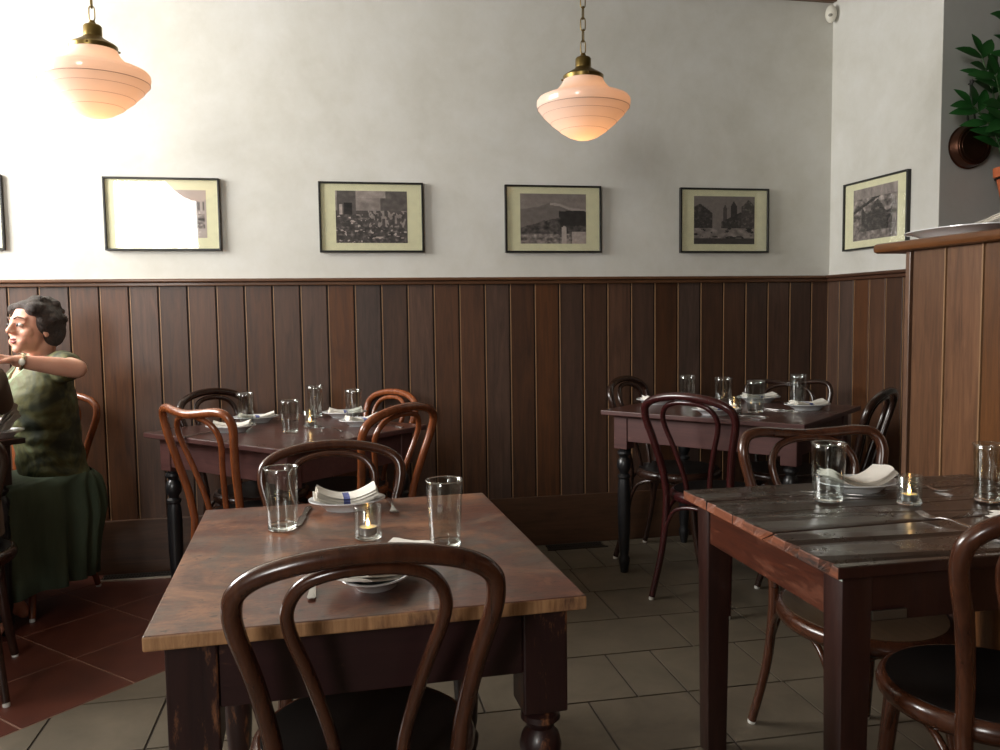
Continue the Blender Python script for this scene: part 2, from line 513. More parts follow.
struct('ceiling', B(XL-.1, XE+.1, YF-.1, YB+.1, ZC, ZC+.1), M['ceiling'])
struct('wall_back', B(XL-.1, XR+.12, YB, YB+.12, -.05, ZC+.02), M['plaster'])
struct('wall_right', B(XR, XR+.5, YG, YB, -.05, ZC+.02), [M['plaster']])
struct('wall_alcove', B(XR+.001, XE+.1, YG-.001, YG+.1, -.05, ZC+.02), M['plaster_grey'])
struct('wall_east', B(XE, XE+.1, YF, YG, -.05, ZC+.02), M['plaster_dark'])
# left wall with a window opening, front wall with a window opening
def wall_with_hole(name, axis, pos, t, lo, hi, h0, h1, z0, z1, mat):
    bm = bmesh.new()
    def bx(a, b, c, d):
        if axis == 'x': box(bm, pos-t, pos, a, b, c, d)
        else: box(bm, a, b, pos-t, pos, c, d)
    bx(lo, h0, -.05, ZC+.02); bx(h1, hi, -.05, ZC+.02); bx(h0, h1, -.05, z0); bx(h0, h1, z1, ZC+.02)
    return struct(name, bm, mat)
WL = (2.5, 4.22, 1.5, 2.88)     # left window y0,y1,z0,z1
WF = (-2.5, -1.5, 1.5, 2.87)    # front window x0,x1,z0,z1
wall_with_hole('wall_left', 'x', XL, .12, YF, YB, WL[0], WL[1], WL[2], WL[3], M['plaster'])
wall_with_hole('wall_front', 'y', YF, .12, XL-.12, XE+.1, WF[0], WF[1], WF[2], WF[3], M['plaster_dark'])
def window(name, axis, pos, a0, a1, z0, z1, n):
    bm = bmesh.new()
    def bx(a, b, c, d, t=.03):
        if axis == 'x': box(bm, pos-.08, pos-.08+t, a, b, c, d)
        else: box(bm, a, b, pos-.08, pos-.08+t, c, d)
    w = .05
    bx(a0, a0+w, z0, z1); bx(a1-w, a1, z0, z1); bx(a0, a1, z0, z0+w); bx(a0, a1, z1-w, z1)
    for i in range(1, n): x = a0+(a1-a0)*i/n; bx(x-.02, x+.02, z0, z1)
    return struct(name, bm, M['win_frame'])
window('window_1', 'x', XL, *WL[:2], WL[2], WL[3], 3)
window('window_2', 'y', YF, *WF[:2], WF[2], WF[3], 1)
# ceiling moulding
bm = bmesh.new(); box(bm, XL, XR, YB-.04, YB, ZC-.022, ZC, 0, .006)
struct('trim_1', bm, M['rail'])

# wainscot boards
PW = .1335
def boards(bm, horiz, lo, hi, front, z0, z1, sgn, first):
    """vertical boards with a v groove and its lit edge painted as a pale strip"""
    x = first
    while x > lo: x -= PW
    while x < hi:
        a, b = max(x, lo), min(x+PW, hi)
        if b-a > .01:
            d = .012
            if horiz:
                box(bm, a+.0045, b-.0045, front, front+d+.004, z0, z1, 0, .002)
                box(bm, b-.0045, b+.0045, front+.007, front+d+.004, z0, z1, 1)
                box(bm, b+.0035, b+.0075, front-.0015, front+.004, z0, z1, 2)
            else:
                box(bm, front, front+sgn*(d+.004), a+.0045, b-.0045, z0, z1, 0, .002)
                box(bm, front+sgn*.007, front+sgn*(d+.004), b-.0045, b+.0045, z0, z1, 1)
                box(bm, front-sgn*.0015, front+sgn*.004, b-.0075, b-.0035, z0, z1, 2)
        x += PW
bm = bmesh.new(); boards(bm, True, XL, XR-.012, YB-.016, .26, RAIL-.03, 1, -1.5)
struct('wall_wainscot', bm, [M['panel'], M['groove'], M['lit_edge']])
bm = bmesh.new(); boards(bm, False, YG, YB-.012, XR-.016, .26, RAIL-.03, 1, 4.208)
struct('wall_wainscot_side', bm, [M['panel'], M['groove'], M['lit_edge']])
bm = bmesh.new()
box(bm, XL, XR-.02, YB-.05, YB, RAIL-.016, RAIL, 0, .005); box(bm, XL, XR-.02, YB-.034, YB-.014, RAIL-.035, RAIL-.016, 0, .004)
struct('trim_2', bm, M['rail'])
bm = bmesh.new()
box(bm, XR-.05, XR, YG, YB, RAIL-.016, RAIL+.001, 0, .005); box(bm, XR-.034, XR-.014, YG, YB-.02, RAIL-.035, RAIL-.016, 0, .004)
struct('trim_3', bm, M['rail_y'])
bm = bmesh.new(); box(bm, XL, XR-.02, YB-.03, YB, 0, .265, 0, .004)
struct('baseboard_back', bm, wood('baseboard_wood', srgb(60, 40, 28), srgb(90, 62, 44), 'X', 1., .4, 0, .15))
bm = bmesh.new(); box(bm, XR-.03, XR, YG, YB-.03, 0, .265, 0, .004)
struct('baseboard_right', bm, M['rail_y'])

# partition (pony wall) at right with cap
XP = 1.9
YP = 2.53
pt = thing('partition', 'warm brown boarded partition with thick wooden cap beside the right table', 'partition', (XP, YP, 0))
bm = bmesh.new(); box(bm, .02, .32, -2.6, -.02, 0, 1.437); obj('core', bm, M['groove'], pt)
bm = bmesh.new()
y = -.03
pw = .157
while y > -2.55:
    box(bm, 0, .019, y-pw+.005, y-.005, .0, 1.437, 0, .002)
    box(bm, .008, .019, y-pw-.005, y-pw+.005, 0, 1.437, 1)
    box(bm, -.003, .006, y-pw-.002, y-pw+.004, 0, 1.437, 2)
    y -= pw
obj('panelling', bm, [M['panel_warm'], M['groove'], M['lit_edge']], pt)
bm = bmesh.new(); box(bm, -.004, .34, -.024, 0, 0, 1.437, 0, .003); obj('end_post', bm, M['panel_warm'], pt)
bm = bmesh.new(); box(bm, -.04, .38, -2.62, .13, 1.438, 1.472, 0, .012); obj('cap', bm, M['cap'], pt, 40)

# floor vents
def vent(name, x, y, w, d, label):
    t = thing(name, label, 'vent', (x, y, 0), 0)
    b = bmesh.new(); box(b, -w/2, w/2, -d/2, d/2, -.003, .0015); obj('duct_shade', b, M['void'], t)  # flat black slab painted as the shade below the grille
    b = bmesh.new()
    for i in range(3): yy = -d/2+d*(i+.5)/3; box(b, -w/2, w/2, yy-.006, yy+.006, .0015, .005)
    n = int(w/.014)
    for i in range(n): xx = -w/2+w*(i+.5)/n; box(b, xx-.003, xx+.003, -d/2, d/2, .0015, .0045)
    obj('grille', b, M['vent'], t)
    b = bmesh.new()
    box(b, -w/2-.01, w/2+.01, -d/2-.012, -d/2, -.002, .006)
    obj('rim', b, M['vent_edge'] if x < 0 else M['vent'], t)
vent('floor_vent', -.96, 4.245, .34, .09, 'metal floor vent with pale rim, left of the back left table')
vent('floor_vent', 1.23, 4.243, .31, .09, 'dark metal floor vent at the foot of the panelling, near the back right table')

# ---------------------------------------------------------------- bentwood chair
def hoop_pts(kind):
    if kind == 'saddle':
        half = [(.150, -.188, .455), (.158, -.205, .56), (.180, -.232, .68), (.203, -.252, .78), (.212, -.262, .842), (.195, -.275, .882), (.15, -.285, .893), (.08, -.298, .886), (0, -.305, .880)]
    else:
        half = [(.150, -.188, .455), (.158, -.205, .56), (.180, -.235, .68), (.203, -.257, .768), (.208, -.268, .812), (.198, -.279, .846), (.160, -.291, .873), (.088, -.302, .892), (0, -.306, .899)]
    return half + [(-x, y, z) for x, y, z in half[-2::-1]]
def inner_pts(kind):
    half = [(.052, -.178, .455), (.060, -.193, .54), (.090, -.222, .66), (.122, -.247, .76), (.124, -.262, .81), (.098, -.278, .85), (.05, -.288, .868), (0, -.291, .872)]
    return half + [(-x, y, z) for x, y, z in half[-2::-1]]
def make_chair(label, wm, seatm, kind='round', loc=(0, 0), rotz=0., group=None, r1=.0150, r2=.0112, hz=1., sy=1.):
    t = thing('bentwood_chair', label, 'chair', (loc[0], loc[1], 0), rotz, group)
    t.scale = (1, sy, hz)
    # seat pad, dished
    b = L([(0, .457), (.1, .458), (.17, .462), (.186, .466), (.194, .467), (.194, .444), (0, .444)], seg=36)
    obj('seat', b, seatm, t, 45)
    prof = [(.188, .422), (.205, .424), (.212, .434), (.214, .446), (.209, .459), (.200, .466), (.191, .466), (.186, .458), (.186, .43)]
    bm = bmesh.new(); lathe(bm, prof+[prof[0]], seg=40, caps=False)
    obj('seat_frame', bm, wm, t, 60)
    bm = bmesh.new(); p = catmull(hoop_pts(kind), 6); n = len(p)
    rad = [r1*(1.+.12*math.sin(PI*i/(n-1))) for i in range(n)]
    tube(bm, p, rad, 12); obj('back_hoop', bm, wm, t, 60)
    bm = bmesh.new(); tube(bm, catmull(inner_pts(kind), 6), r2, 10); obj('inner_hoop', bm, wm, t, 60)
    feet = {}
    for sx in (1, -1):
        pts = catmull([(sx*.150, -.188, .455), (sx*.150, -.194, .36), (sx*.158, -.215, .2), (sx*.178, -.262, .012)], 6)
        bm = bmesh.new(); tube(bm, pts, [r1*(1-.12*i/(len(pts)-1)) for i in range(len(pts))], 10)
        lg = obj('leg', bm, wm, t, 60)
        b = L([(.011, 0), (.012, .004), (.011, .013)], seg=12, cx=sx*.1785, cy=-.2635); obj('foot_glide', b, M['glide'], lg, 40)
        pts = catmull([(sx*.135, .118, .43), (sx*.140, .128, .34), (sx*.150, .148, .18), (sx*.168, .188, .012)], 6)
        m = len(pts); bm = bmesh.new(); tube(bm, pts, [.0215-.0075*i/(m-1) for i in range(m)], 10)
        lg = obj('leg', bm, wm, t, 60)
        b = L([(.011, 0), (.012, .004), (.011, .013)], seg=12, cx=sx*.1685, cy=.1895); obj('foot_glide', b, M['glide'], lg, 40)
    fl_, fr_, rl_, rr_ = (-.146, .140), (.146, .140), (-.155, -.207), (.155, -.207)
    for (a, c) in ((fl_, fr_), (fr_, rr_), (rr_, rl_), (rl_, fl_)):
        a = Vector((*a, .245)); c = Vector((*c, .245))
        mid = (a+c)/2; out = mid.normalized()
        q = lambda f, z, k: Vector(((a+(c-a)*f).x, (a+(c-a)*f).y, z)) + Vector((out.x, out.y, 0))*k
        pts = catmull([q(.02, .245, 0), q(.06, .32, .004), q(.2, .395, .012), q(.5, .418, .02), q(.8, .395, .012), q(.94, .32, .004), q(.98, .245, 0)], 4)
        bm = bmesh.new(); tube(bm, pts, .0085, 8); obj('brace', bm, wm, t, 60)
    return t

O, BR, DK, RD = M['ch_orange'], M['ch_brown'], M['ch_dark'], M['ch_red']
def face(dx, dy): return math.atan2(-dx, dy)     # rotation so +Y points along (dx,dy)
# front table (near and far seats)
make_chair('dark brown bentwood chair in the foreground, back toward the viewer, at the worn front table', BR, M['seat_dark'], loc=(.035, 1.585), rotz=0.02, r1=.0152, r2=.0115, hz=.982)
make_chair('dark brown bentwood chair on the far side of the worn front table', BR, M['seat_dark'], loc=(-.01, 2.325), rotz=PI+.03, hz=.945, r1=.0145, r2=.0105)
# right table
make_chair('dark bentwood chair cut off by the right edge, nearest the viewer at the right table', BR, M['seat_dark'], loc=(1.32, 1.475), rotz=face(.20, .97), r1=.0165)
make_chair('brown bentwood chair with squared dipping top, far side of the right table', BR, M['seat_brown'], 'saddle', loc=(1.345, 1.935), rotz=face(-.13, -1), r1=.0145, r2=.011, hz=.99, sy=1.18)

# ---------------------------------------------------------------- tables
def turned_prof(zt, r=.034, foot=.02):
    """turned leg below a square block ending at zt"""
    s = zt
    return [(0, s+.002), (r*.75, s+.002), (r*.72, s-.008), (r*.98, s-.014), (r*1.02, s-.024), (r*.75, s-.034), (r*.66, s-.042),
            (r*.95, s-.055), (r*1.08, s-.075), (r*1.02, s-.095), (r*.72, s-.112), (r*.66, s-.12), (r*.98, s-.128), (r*1.0, s-.138), (r*.8, s-.146),
            (r*.92, s-.17), (r*1.0, s-.22), (r*.98, s*.45), (r*.8, .11), (r*.66, .085), (r*.9, .07), (r*.86, .05), (r*.6, .012), (r*.58, 0), (0, 0)]
def make_table(label, loc, rotz, w, d, h, topm, edgem, apronm, legm, blockm, zblock=.54, apron_h=.12, thick=.03, ov=.05, lw=.07, style='turned', legr=.034, planks=1, chips=False):
    t = thing('dining_table', label, 'table', (loc[0], loc[1], 0), rotz)
    bm = bmesh.new()
    # top: boards with an edge of its own material
    def slab(y0, y1, xa=-w/2, xb=w/2):
        fs = box(bm, xa, xb, y0, y1, h-thick, h, 1, .0035)
    for i in range(planks): slab(-d/2+d*i/planks+(.0008 if i else 0), -d/2+d*(i+1)/planks-.0008)
    bm.normal_update()
    for f in bm.faces:
        if f.normal.z > .8: f.material_index = 0
        elif chips and f.normal.x > -.8: f.material_index = 2
    if chips:
        # bites worn out of the left-hand edge
        rr = random.Random(5)
        geo = [v for v in bm.verts if v.co.x < -w/2+.01]
        for v in geo: v.co.x += .0
        bmesh.ops.subdivide_edges(bm, edges=[e for e in bm.edges if abs(e.verts[0].co.x+w/2) < .01 and abs(e.verts[1].co.x+w/2) < .01 and abs(e.verts[0].co.y-e.verts[1].co.y) > .05], cuts=14)
        for v in bm.verts:
            if v.co.x < -w/2+.01 and v.co.z > h-.01:
                n = noise.noise(Vector((v.co.y*17, 3.3, 0)))
                if abs(v.co.y) < d/2-.03: v.co.x += max(0, n)*.06; v.co.z -= max(0, n)*.02
    top = obj('tabletop', bm, [topm, edgem, M['leg_c']], t)
    ix, iy = w/2-ov, d/2-ov
    for sx in (-1, 1):
        for sy in (-1, 1):
            cx, cy = sx*(ix-lw/2), sy*(iy-lw/2)
            bm = bmesh.new()
            if style == 'square':
                for k, (z0, z1, a, b2) in enumerate([(0, h-thick, .36, .5)]):
                    vs = []
                    fs = box(bm, cx-lw/2, cx+lw/2, cy-lw/2, cy+lw/2, z0, z1, 0, .004)
                    for v in bm.verts:
                        if v.co.z < .3: v.co.x = cx+(v.co.x-cx)*.8; v.co.y = cy+(v.co.y-cy)*.8
                obj('leg', bm, legm, t, 30)
            else:
                lathe(bm, turned_prof(zblock, legr), seg=20, cx=cx, cy=cy)
                lg = obj('leg', bm, legm, t, 40)
                b = B(cx-lw/2, cx+lw/2, cy-lw/2, cy+lw/2, zblock, h-thick, bev=.004)
                obj('leg_block', b, blockm, lg)
    z0, z1 = h-thick-apron_h, h-thick
    th = .012; off = .006
    for sy in (-1, 1):
        y = sy*(iy-off); obj('apron', B(-ix+lw, ix-lw, min(y, y-sy*.02), max(y, y-sy*.02), z0, z1, bev=.002), legm if chips else apronm, t)
    for sx in (-1, 1):
        x = sx*(ix-off); obj('apron', B(min(x, x-sx*.02), max(x, x-sx*.02), -iy+lw, iy-lw, z0, z1, bev=.002), apronm, t)
    return t
make_table('worn reddish-brown wooden table in the foreground with plum painted base', (.042, 1.858), .035, .75, .905, .74, M['top_a'], M['edge_a'], M['apron_a'], M['leg_a'], M['leg_a'], zblock=.515, apron_h=.12, thick=.026, ov=.028, lw=.084, legr=.037, planks=1)
make_table('reddish-brown table set for four before the left panelling, turned black legs', (-.212, 3.695), face(.645, .613), .90, .79, .765, M['top_b'], M['apron_b'], M['apron_b'], M['leg_b'], M['apron_b'], zblock=.60, apron_h=.125, thick=.022, ov=.045, lw=.07, legr=.031)
t4 = make_table('dark plank-topped table with burl side apron and square legs, against the right partition', (1.42, 1.835), 0., .92, .75, .74, M['top_c'], M['edge_c'], M['apron_c'], M['leg_c'], M['leg_c'], apron_h=.105, thick=.026, ov=.03, lw=.07, style='square', planks=5, chips=True)
obj('bracket', B(-.365+.0, -.285, -.351, -.3435, .615, .635, bev=.002), M['bracket'], t4)
obj('paper_tag', B(-.431, -.4305, -.345, -.325, .70, .714), M['tag'], t4)
make_table('dark brown table set for four in the back right corner, turned black legs', (1.835, 3.666), face(.76, .65), .955, .80, .785, M['top_b'], M['apron_b'], M['apron_b'], M['leg_b'], M['apron_b'], zblock=.60, apron_h=.125, thick=.022, ov=.045, lw=.07, legr=.031)
make_table('dark table at the far left edge, where the woman in green sits', (-1.805, 3.57), R(45), .85, .85, .785, M['top_b'], M['leg_b'], M['leg_b'], M['leg_b'], M['leg_b'], zblock=.60, apron_h=.12, thick=.022, ov=.04, lw=.07, legr=.033)

# back left table chairs
def chair_at(label, wmat, kind, back, d, **k):
    """place a chair by where the top of its back stands and the way it faces"""
    d = Vector((d[0], d[1])).normalized()
    return make_chair(label, wmat, M['seat_dark'], kind, loc=(back[0]+d.x*.3, back[1]+d.y*.3), rotz=face(d.x, d.y), **k)
chair_at('orange-brown bentwood chair at the left front of the back left table, top rail dipping', O, 'saddle', (-.54, 3.23), (.73, .68), hz=1.015)
chair_at('orange-brown bentwood chair behind the front table, right front side of the back left table', O, 'round', (.255, 3.17), (-.72, .7))
chair_at('dark brown bentwood chair against the panelling, left rear of the back left table', DK, 'round', (-.585, 4.10), (.80, -.60))
chair_at('light orange bentwood chair against the panelling, right rear of the back left table', O, 'round', (.285, 4.15), (-.86, -.5), hz=.965)
# back right table chairs
chair_at('maroon bentwood chair in front of the back right table, tall back toward the viewer', RD, 'round', (1.395, 3.20), (.8, .6), r1=.0155)
chair_at('dark bentwood chair against the panelling, left rear of the back right table', DK, 'round', (1.465, 4.13), (.70, -.71))
chair_at('thin dark bentwood chair with squared top in the back right corner', DK, 'saddle', (2.37, 4.08), (-.55, -.83), r1=.012, r2=.009, hz=.97)
chair_at('dark bentwood chair seen side-on at the right end of the back right table', DK, 'round', (2.275, 3.13), (-.65, .76))
# far left chairs
make_chair('orange-brown bentwood chair under the woman in green', M['ch_orange'], M['seat_dark'], 'round', loc=(-1.365, 3.93), rotz=face(-.3, -.95))
make_chair('dark bentwood chair at the far left edge under the person in taupe', DK, M['seat_dark'], 'round', loc=(-1.315, 3.1), rotz=face(-.25, .97))

# ---------------------------------------------------------------- tableware
def dish_mesh(a=.105, b=.075, h=.026, lip=.012):
    """oval dish with a flared lip"""
    prof = [(0, .003), (.50, .003), (.52, 0), (.56, 0), (.60, .006), (.82, h*.75), (1.0, h), (1.0, h+.003), (.97, h+.003), (.8, h*.75+.003), (.58, .010), (.5, .007), (0, .007)]
    bm = bmesh.new(); seg = 40; rings = []
    for r, z in prof:
        if r == 0: rings.append([bm.verts.new((0, 0, z))]); continue
        rings.append([bm.verts.new((a*r*math.cos(2*PI*j/seg), b*r*math.sin(2*PI*j/seg), z)) for j in range(seg)])
    for p, q in zip(rings, rings[1:]):
        for j in range(seg):
            k = (j+1) % seg
            if len(p) == 1: bm.faces.new((p[0], q[k], q[j]))
            elif len(q) == 1: bm.faces.new((p[j], p[k], q[0]))
            else: bm.faces.new((p[j], p[k], q[k], q[j]))
    return bm
def make_plate(label, x, y, z, rot, group=None, a=.105, b=.078, h=.026):
    o = obj('oval_dish', dish_mesh(a, b, h), M['china'], None, 50, (x, y, z), (0, 0, rot))
    return tag(o, label, 'dish', group)
def napkin_mesh(Lx=.17, Wy=.075, sag=.022, lay=3, seed=0, flare=0.):
    bm = bmesh.new(); nx, ny = 22, 8
    rr = random.Random(seed)
    for k in range(lay):
        sx, sy = 1-.03*k, 1-.06*k
        ox, oy = rr.uniform(-.003, .003), rr.uniform(-.005, .005)
        top, bot = [], []
        for i in range(nx+1):
            u = -1+2*i/nx; rt_, rb = [], []
            for j in range(ny+1):
                v = -1+2*j/ny
                w = (1+flare*u*u)
                z = sag*(abs(u)**1.7)+k*.0062+.002*noise.noise(Vector((u*2+seed, v*2, k)))+.003*math.sin(v*3+seed)*abs(u)
                x = u*Lx/2*sx*(1-.03*v*v)+ox; y = v*Wy/2*sy*w+oy+.002*math.sin(u*5+seed)
                # rounded fold along the long edges
                e = math.sqrt(max(0, 1-abs(v)**6))
                rt_.append(bm.verts.new((x, y, z+.003+.003*e))); rb.append(bm.verts.new((x, y, z+.003-.003*e)))
            top.append(rt_); bot.append(rb)
        for i in range(nx):
            for j in range(ny):
                bm.faces.new((top[i][j], top[i+1][j], top[i+1][j+1], top[i][j+1]))
                bm.faces.new((bot[i][j+1], bot[i+1][j+1], bot[i+1][j], bot[i][j]))
        for i in range(nx):
            bm.faces.new((top[i][0], bot[i][0], bot[i+1][0], top[i+1][0])); bm.faces.new((top[i+1][ny], bot[i+1][ny], bot[i][ny], top[i][ny]))
        for j in range(ny):
            bm.faces.new((top[0][j+1], bot[0][j+1], bot[0][j], top[0][j])); bm.faces.new((top[nx][j], bot[nx][j], bot[nx][j+1], top[nx][j+1]))
    bmesh.ops.remove_doubles(bm, verts=bm.verts, dist=.00001)
    return bm
def make_napkin(label, x, y, z, rot, group=None, mat=None, tilt=0., **k):
    o = obj('folded_napkin', napkin_mesh(**k), mat or M['napkin'], None, 60, (x, y, z), (tilt, 0, rot))
    return tag(o, label, 'napkin', group)
def make_glass(label, x, y, z, h=.15, r=.041, group=None):
    t = thing('drinking_glass', label, 'glass', (x, y, z), 0, group)
    rb = r*.86
    n = 8
    prof = [(rb, .010)]+[(rb+(r-rb)*i/n, .010+(h-.010)*i/n) for i in range(1, n+1)]
    prof += [(r-.0008, h+.0008), (r-.0018, h)]+[(rb-.0018+(r-rb)*i/n, .012+(h-.012)*i/n) for i in range(n-1, -1, -1)]
    bm = bmesh.new(); lathe(bm, prof, seg=36, caps=False); obj('tumbler_wall', bm, M['glass'], t, 50)
    b = L([(0, 0), (rb-.005, 0), (rb-.001, .003), (rb, .010), (rb-.0015, .013), (rb-.006, .0115), (0, .010)], seg=36); obj('tumbler_base', b, M['glass_base'], t, 50)
    bm = bmesh.new(); tube(bm, [(r*math.cos(2*PI*j/36), r*math.sin(2*PI*j/36), h) for j in range(36)], .0014, 6, closed=True)
    obj('rim', bm, M['glass_base'], t, 60)
    return t
def make_votive(label, x, y, z, k=1.):
    t = thing('votive_candle', label, 'candle', (x, y, z), 0)
    r, h = .031*k, .075*k
    bm = bmesh.new(); lathe(bm, [(r, .006), (r+.001, h), (r, h+.001), (r-.002, h), (r-.0025, .008)], seg=32, caps=False); obj('glass_cup', bm, M['glass'], t, 50)
    obj('glass_foot', L([(0, 0), (r-.004, 0), (r, .004), (r, .009), (r-.003, .010), (0, .009)], seg=32), M['glass_base'], t, 50)
    obj('tealight_cup', L([(0, .0105), (.0185*k, .0105), (.0195*k, .012), (.0198*k, .027), (.0204*k, .0275), (.019*k, .0275), (.0186*k, .024), (0, .0235)], seg=28), M['alu'], t, 50)
    obj('wax', L([(0, .0238), (.0182*k, .0238), (.0182*k, .0262), (.012*k, .0258), (0, .0255)], seg=24), M['wax'], t, 50)
    obj('flame', L([(0, .027), (.003, .030), (.0042, .034), (.0034, .039), (.0016, .044), (0, .048)], seg=14), M['flame'], t, 60)
    return t
def ribbon(bm, pts, ws, th=.0016):
    """flat strip with thickness along pts (x,z) centre line along +Y: pts=[(y,z)], ws widths"""
    rows = []
    for (y, z), w in zip(pts, ws):
        rows.append([bm.verts.new((-w/2, y, z)), bm.verts.new((0, y, z-.0003)), bm.verts.new((w/2, y, z)), bm.verts.new((w/2, y, z+th)), bm.verts.new((0, y, z+th+.0006)), bm.verts.new((-w/2, y, z+th))])
    for a, b in zip(rows, rows[1:]):
        for j in range(6):
            k = (j+1) % 6; bm.faces.new((a[j], a[k], b[k], b[j]))
    bm.faces.new(rows[0][::-1]); bm.faces.new(rows[-1])
def fork_mesh():
    bm = bmesh.new()
    ribbon(bm, [(-.095, .002), (-.088, .002), (-.05, .005), (0, .009), (.03, .007), (.045, .002), (.058, .001)], [.010, .016, .012, .006, .006, .016, .023])
    for i in range(4):
        x = -.0095+i*.00633
        rows = []
        b2 = bmesh.new(); ribbon(b2, [(.056, .0012), (.075, .002), (.098, .008)], [.0045, .0035, .002])
        me = bpy.data.meshes.new('tmp'); transform(b2, Matrix.Translation((x, 0, 0))); b2.to_mesh(me); b2.free(); bm.from_mesh(me); bpy.data.meshes.remove(me)
    return bm
def knife_mesh():
    bm = bmesh.new()
    ribbon(bm, [(-.105, .001), (-.098, .001), (-.06, .002), (-.005, .002), (0, .002), (.02, .002), (.08, .002), (.1, .002), (.108, .002)], [.010, .018, .014, .010, .012, .017, .017, .012, .002], .002)
    return bm
def make_cut(kind, label, x, y, z, dx, dy, group=None, tilt=0.):
    o = obj(kind, fork_mesh() if kind == 'fork' else knife_mesh(), M['steel'], None, 50, (x, y, z+.0005), (tilt, 0, face(dx, dy)))
    return tag(o, label, kind, group)

TZ = .7404
# front table
make_plate('white oval dish under a striped napkin, far side of the front table', .02, 2.215, TZ, .0, a=.10, b=.078)
make_napkin('folded white napkin with one blue stripe and flared ends, far dish of the front table', .017, 2.215, TZ+.012, .06, Lx=.165, Wy=.10, sag=.026, lay=4, seed=1, flare=.15)
make_plate('white oval dish in front of the foreground chair, near side of the front table', .065, 1.575, TZ, R(78), a=.10, b=.072)
make_napkin('blue-striped white napkin seen through the foreground chair back, on the front table', .078, 1.595, TZ+.014, R(50), Lx=.235, Wy=.115, sag=.02, lay=3, seed=4)
make_glass('tall empty glass on the left of the front table', -.135, 2.035, TZ, .150, .0405)
make_glass('tall empty glass on the right of the front table', .225, 1.795, TZ, .148, .0405)
make_votive('lit tealight in a small clear glass on the front table', .062, 1.905, TZ)
make_cut('knife', 'table knife left of the far dish on the front table', -.09, 2.15, TZ, -.1, -1)
make_cut('fork', 'fork right of the far dish on the front table', .135, 2.20, TZ, .02, -1)
make_cut('fork', 'fork left of the near dish on the front table, only its handle end showing', -.05, 1.60, TZ, .05, 1)
make_cut('knife', 'table knife right of the near dish on the front table, behind the chair back', .165, 1.62, TZ, -.22, 1)
# right table
make_plate('white oval dish behind the tall glass, far side of the right table', 1.425, 2.08, TZ, 0.05, a=.115, b=.085)
make_napkin('curled white napkin in the far dish of the right table', 1.425, 2.085, TZ+.013, .06, Lx=.20, Wy=.10, sag=.034, lay=3, seed=9, mat=M['napkin_plain'])
make_plate('white oval dish at the right edge, near side of the right table', 1.565, 1.61, TZ, R(20), a=.12, b=.085)
make_napkin('white napkin in the near dish of the right table, cut by the right edge', 1.55, 1.63, TZ+.013, R(30), Lx=.21, Wy=.10, sag=.018, lay=3, seed=6, mat=M['napkin_plain'])
make_glass('tall glass on the dark planks, left of the far dish on the right table', 1.272, 1.985, TZ, .155, .0445)
make_glass('tall glass at the right edge of the picture, on the right table', 1.672, 1.88, TZ, .15, .042)
make_votive('lit tealight in a small clear glass on the right table', 1.45, 1.90, TZ)
make_cut('fork', 'fork with tines toward the candle on the right table', 1.41, 1.70, TZ, -.12, .99)
make_cut('knife', 'table knife beside the near dish of the right table', 1.475, 1.53, TZ, -.62, .55)
make_cut('knife', 'table knife left of the far dish on the right table', 1.35, 2.045, TZ, .75, -.5)
make_cut('fork', 'fork right of the far dish on the right table', 1.61, 2.08, TZ, .35, -.9)
# back left table
T2 = .7654; T3 = .7854
gp = 'dishes on the back left table'
for (x, y, r_, where, sd) in ((-.44, 3.66, -.2, 'left front of the back left table', 2), (-.365, 3.95, .1, 'left rear of the back left table', 3), (.11, 3.70, .2, 'right front of the back left table', 5), (.035, 4.02, -.1, 'right rear of the back left table', 7)):
    make_plate('white oval dish with napkin, '+where, x, y, T2, r_, gp)
    make_napkin('white folded napkin in the dish at the '+where, x+.004, y, T2+.013, r_+.15, 'napkins on the back left table', Lx=.16, Wy=.07, sag=.016, lay=3, seed=sd)
gg = 'glasses on the back left table'
for (x, y, h_, lab) in ((-.398, 3.84, .145, 'glass in front of the left rear dish on the back left table'), (-.192, 3.55, .135, 'bright glass nearest the viewer on the back left table'), (-.10, 4.06, .15, 'glass at the rear of the back left table, behind the candle'), (.075, 3.90, .14, 'glass in front of the right rear dish on the back left table')):
    make_glass(lab, x, y, T2, h_, .039, gg)
make_votive('lit tealight in a small clear glass on the back left table', -.116, 3.69, T2, 1.)
make_cut('fork', 'fork lying right of the candle on the back left table', -.03, 3.60, T2, -.52, .8)
make_cut('knife', 'table knife right of the right front dish on the back left table', .22, 3.66, T2, -.5, .8)
make_cut('knife', 'table knife at the left front of the back left table, behind the orange chair', -.56, 3.60, T2, .5, .7)
make_cut('fork', 'fork right of the left rear dish on the back left table', -.25, 3.98, T2, .6, -.7)
# back right table
gp = 'dishes on the back right table'
for (x, y, r_, where, sd) in ((1.655, 3.45, -.2, 'front left of the back right table', 2), (1.57, 3.93, .1, 'left rear of the back right table', 3), (2.08, 3.86, -.1, 'right rear of the back right table', 5), (2.13, 3.50, .0, 'right front of the back right table', 7)):
    make_plate('white oval dish with napkin, '+where, x, y, T3, r_, gp, a=.11, b=.08)
    make_napkin('white folded napkin in the dish at the '+where, x+.004, y, T3+.013, r_+.1, 'napkins on the back right table', Lx=.17, Wy=.075, sag=.014, lay=3, seed=sd+20)
gg = 'glasses on the back right table'
for (x, y, lab) in ((1.685, 3.83, 'glass above the maroon chair back on the back right table'), (1.79, 3.66, 'tall glass behind the candle on the back right table'), (1.845, 3.45, 'glass right of the candle on the back right table'), (2.20, 3.70, 'glass behind the right front dish on the back right table')):
    make_glass(lab, x, y, T3, .145, .041, gg)
make_votive('lit tealight in a small clear glass on the back right table', 1.74, 3.45, T3, 1.)
make_cut('knife', 'table knife left of the right front dish on the back right table', 2.0, 3.50, T3, -.45, .8)
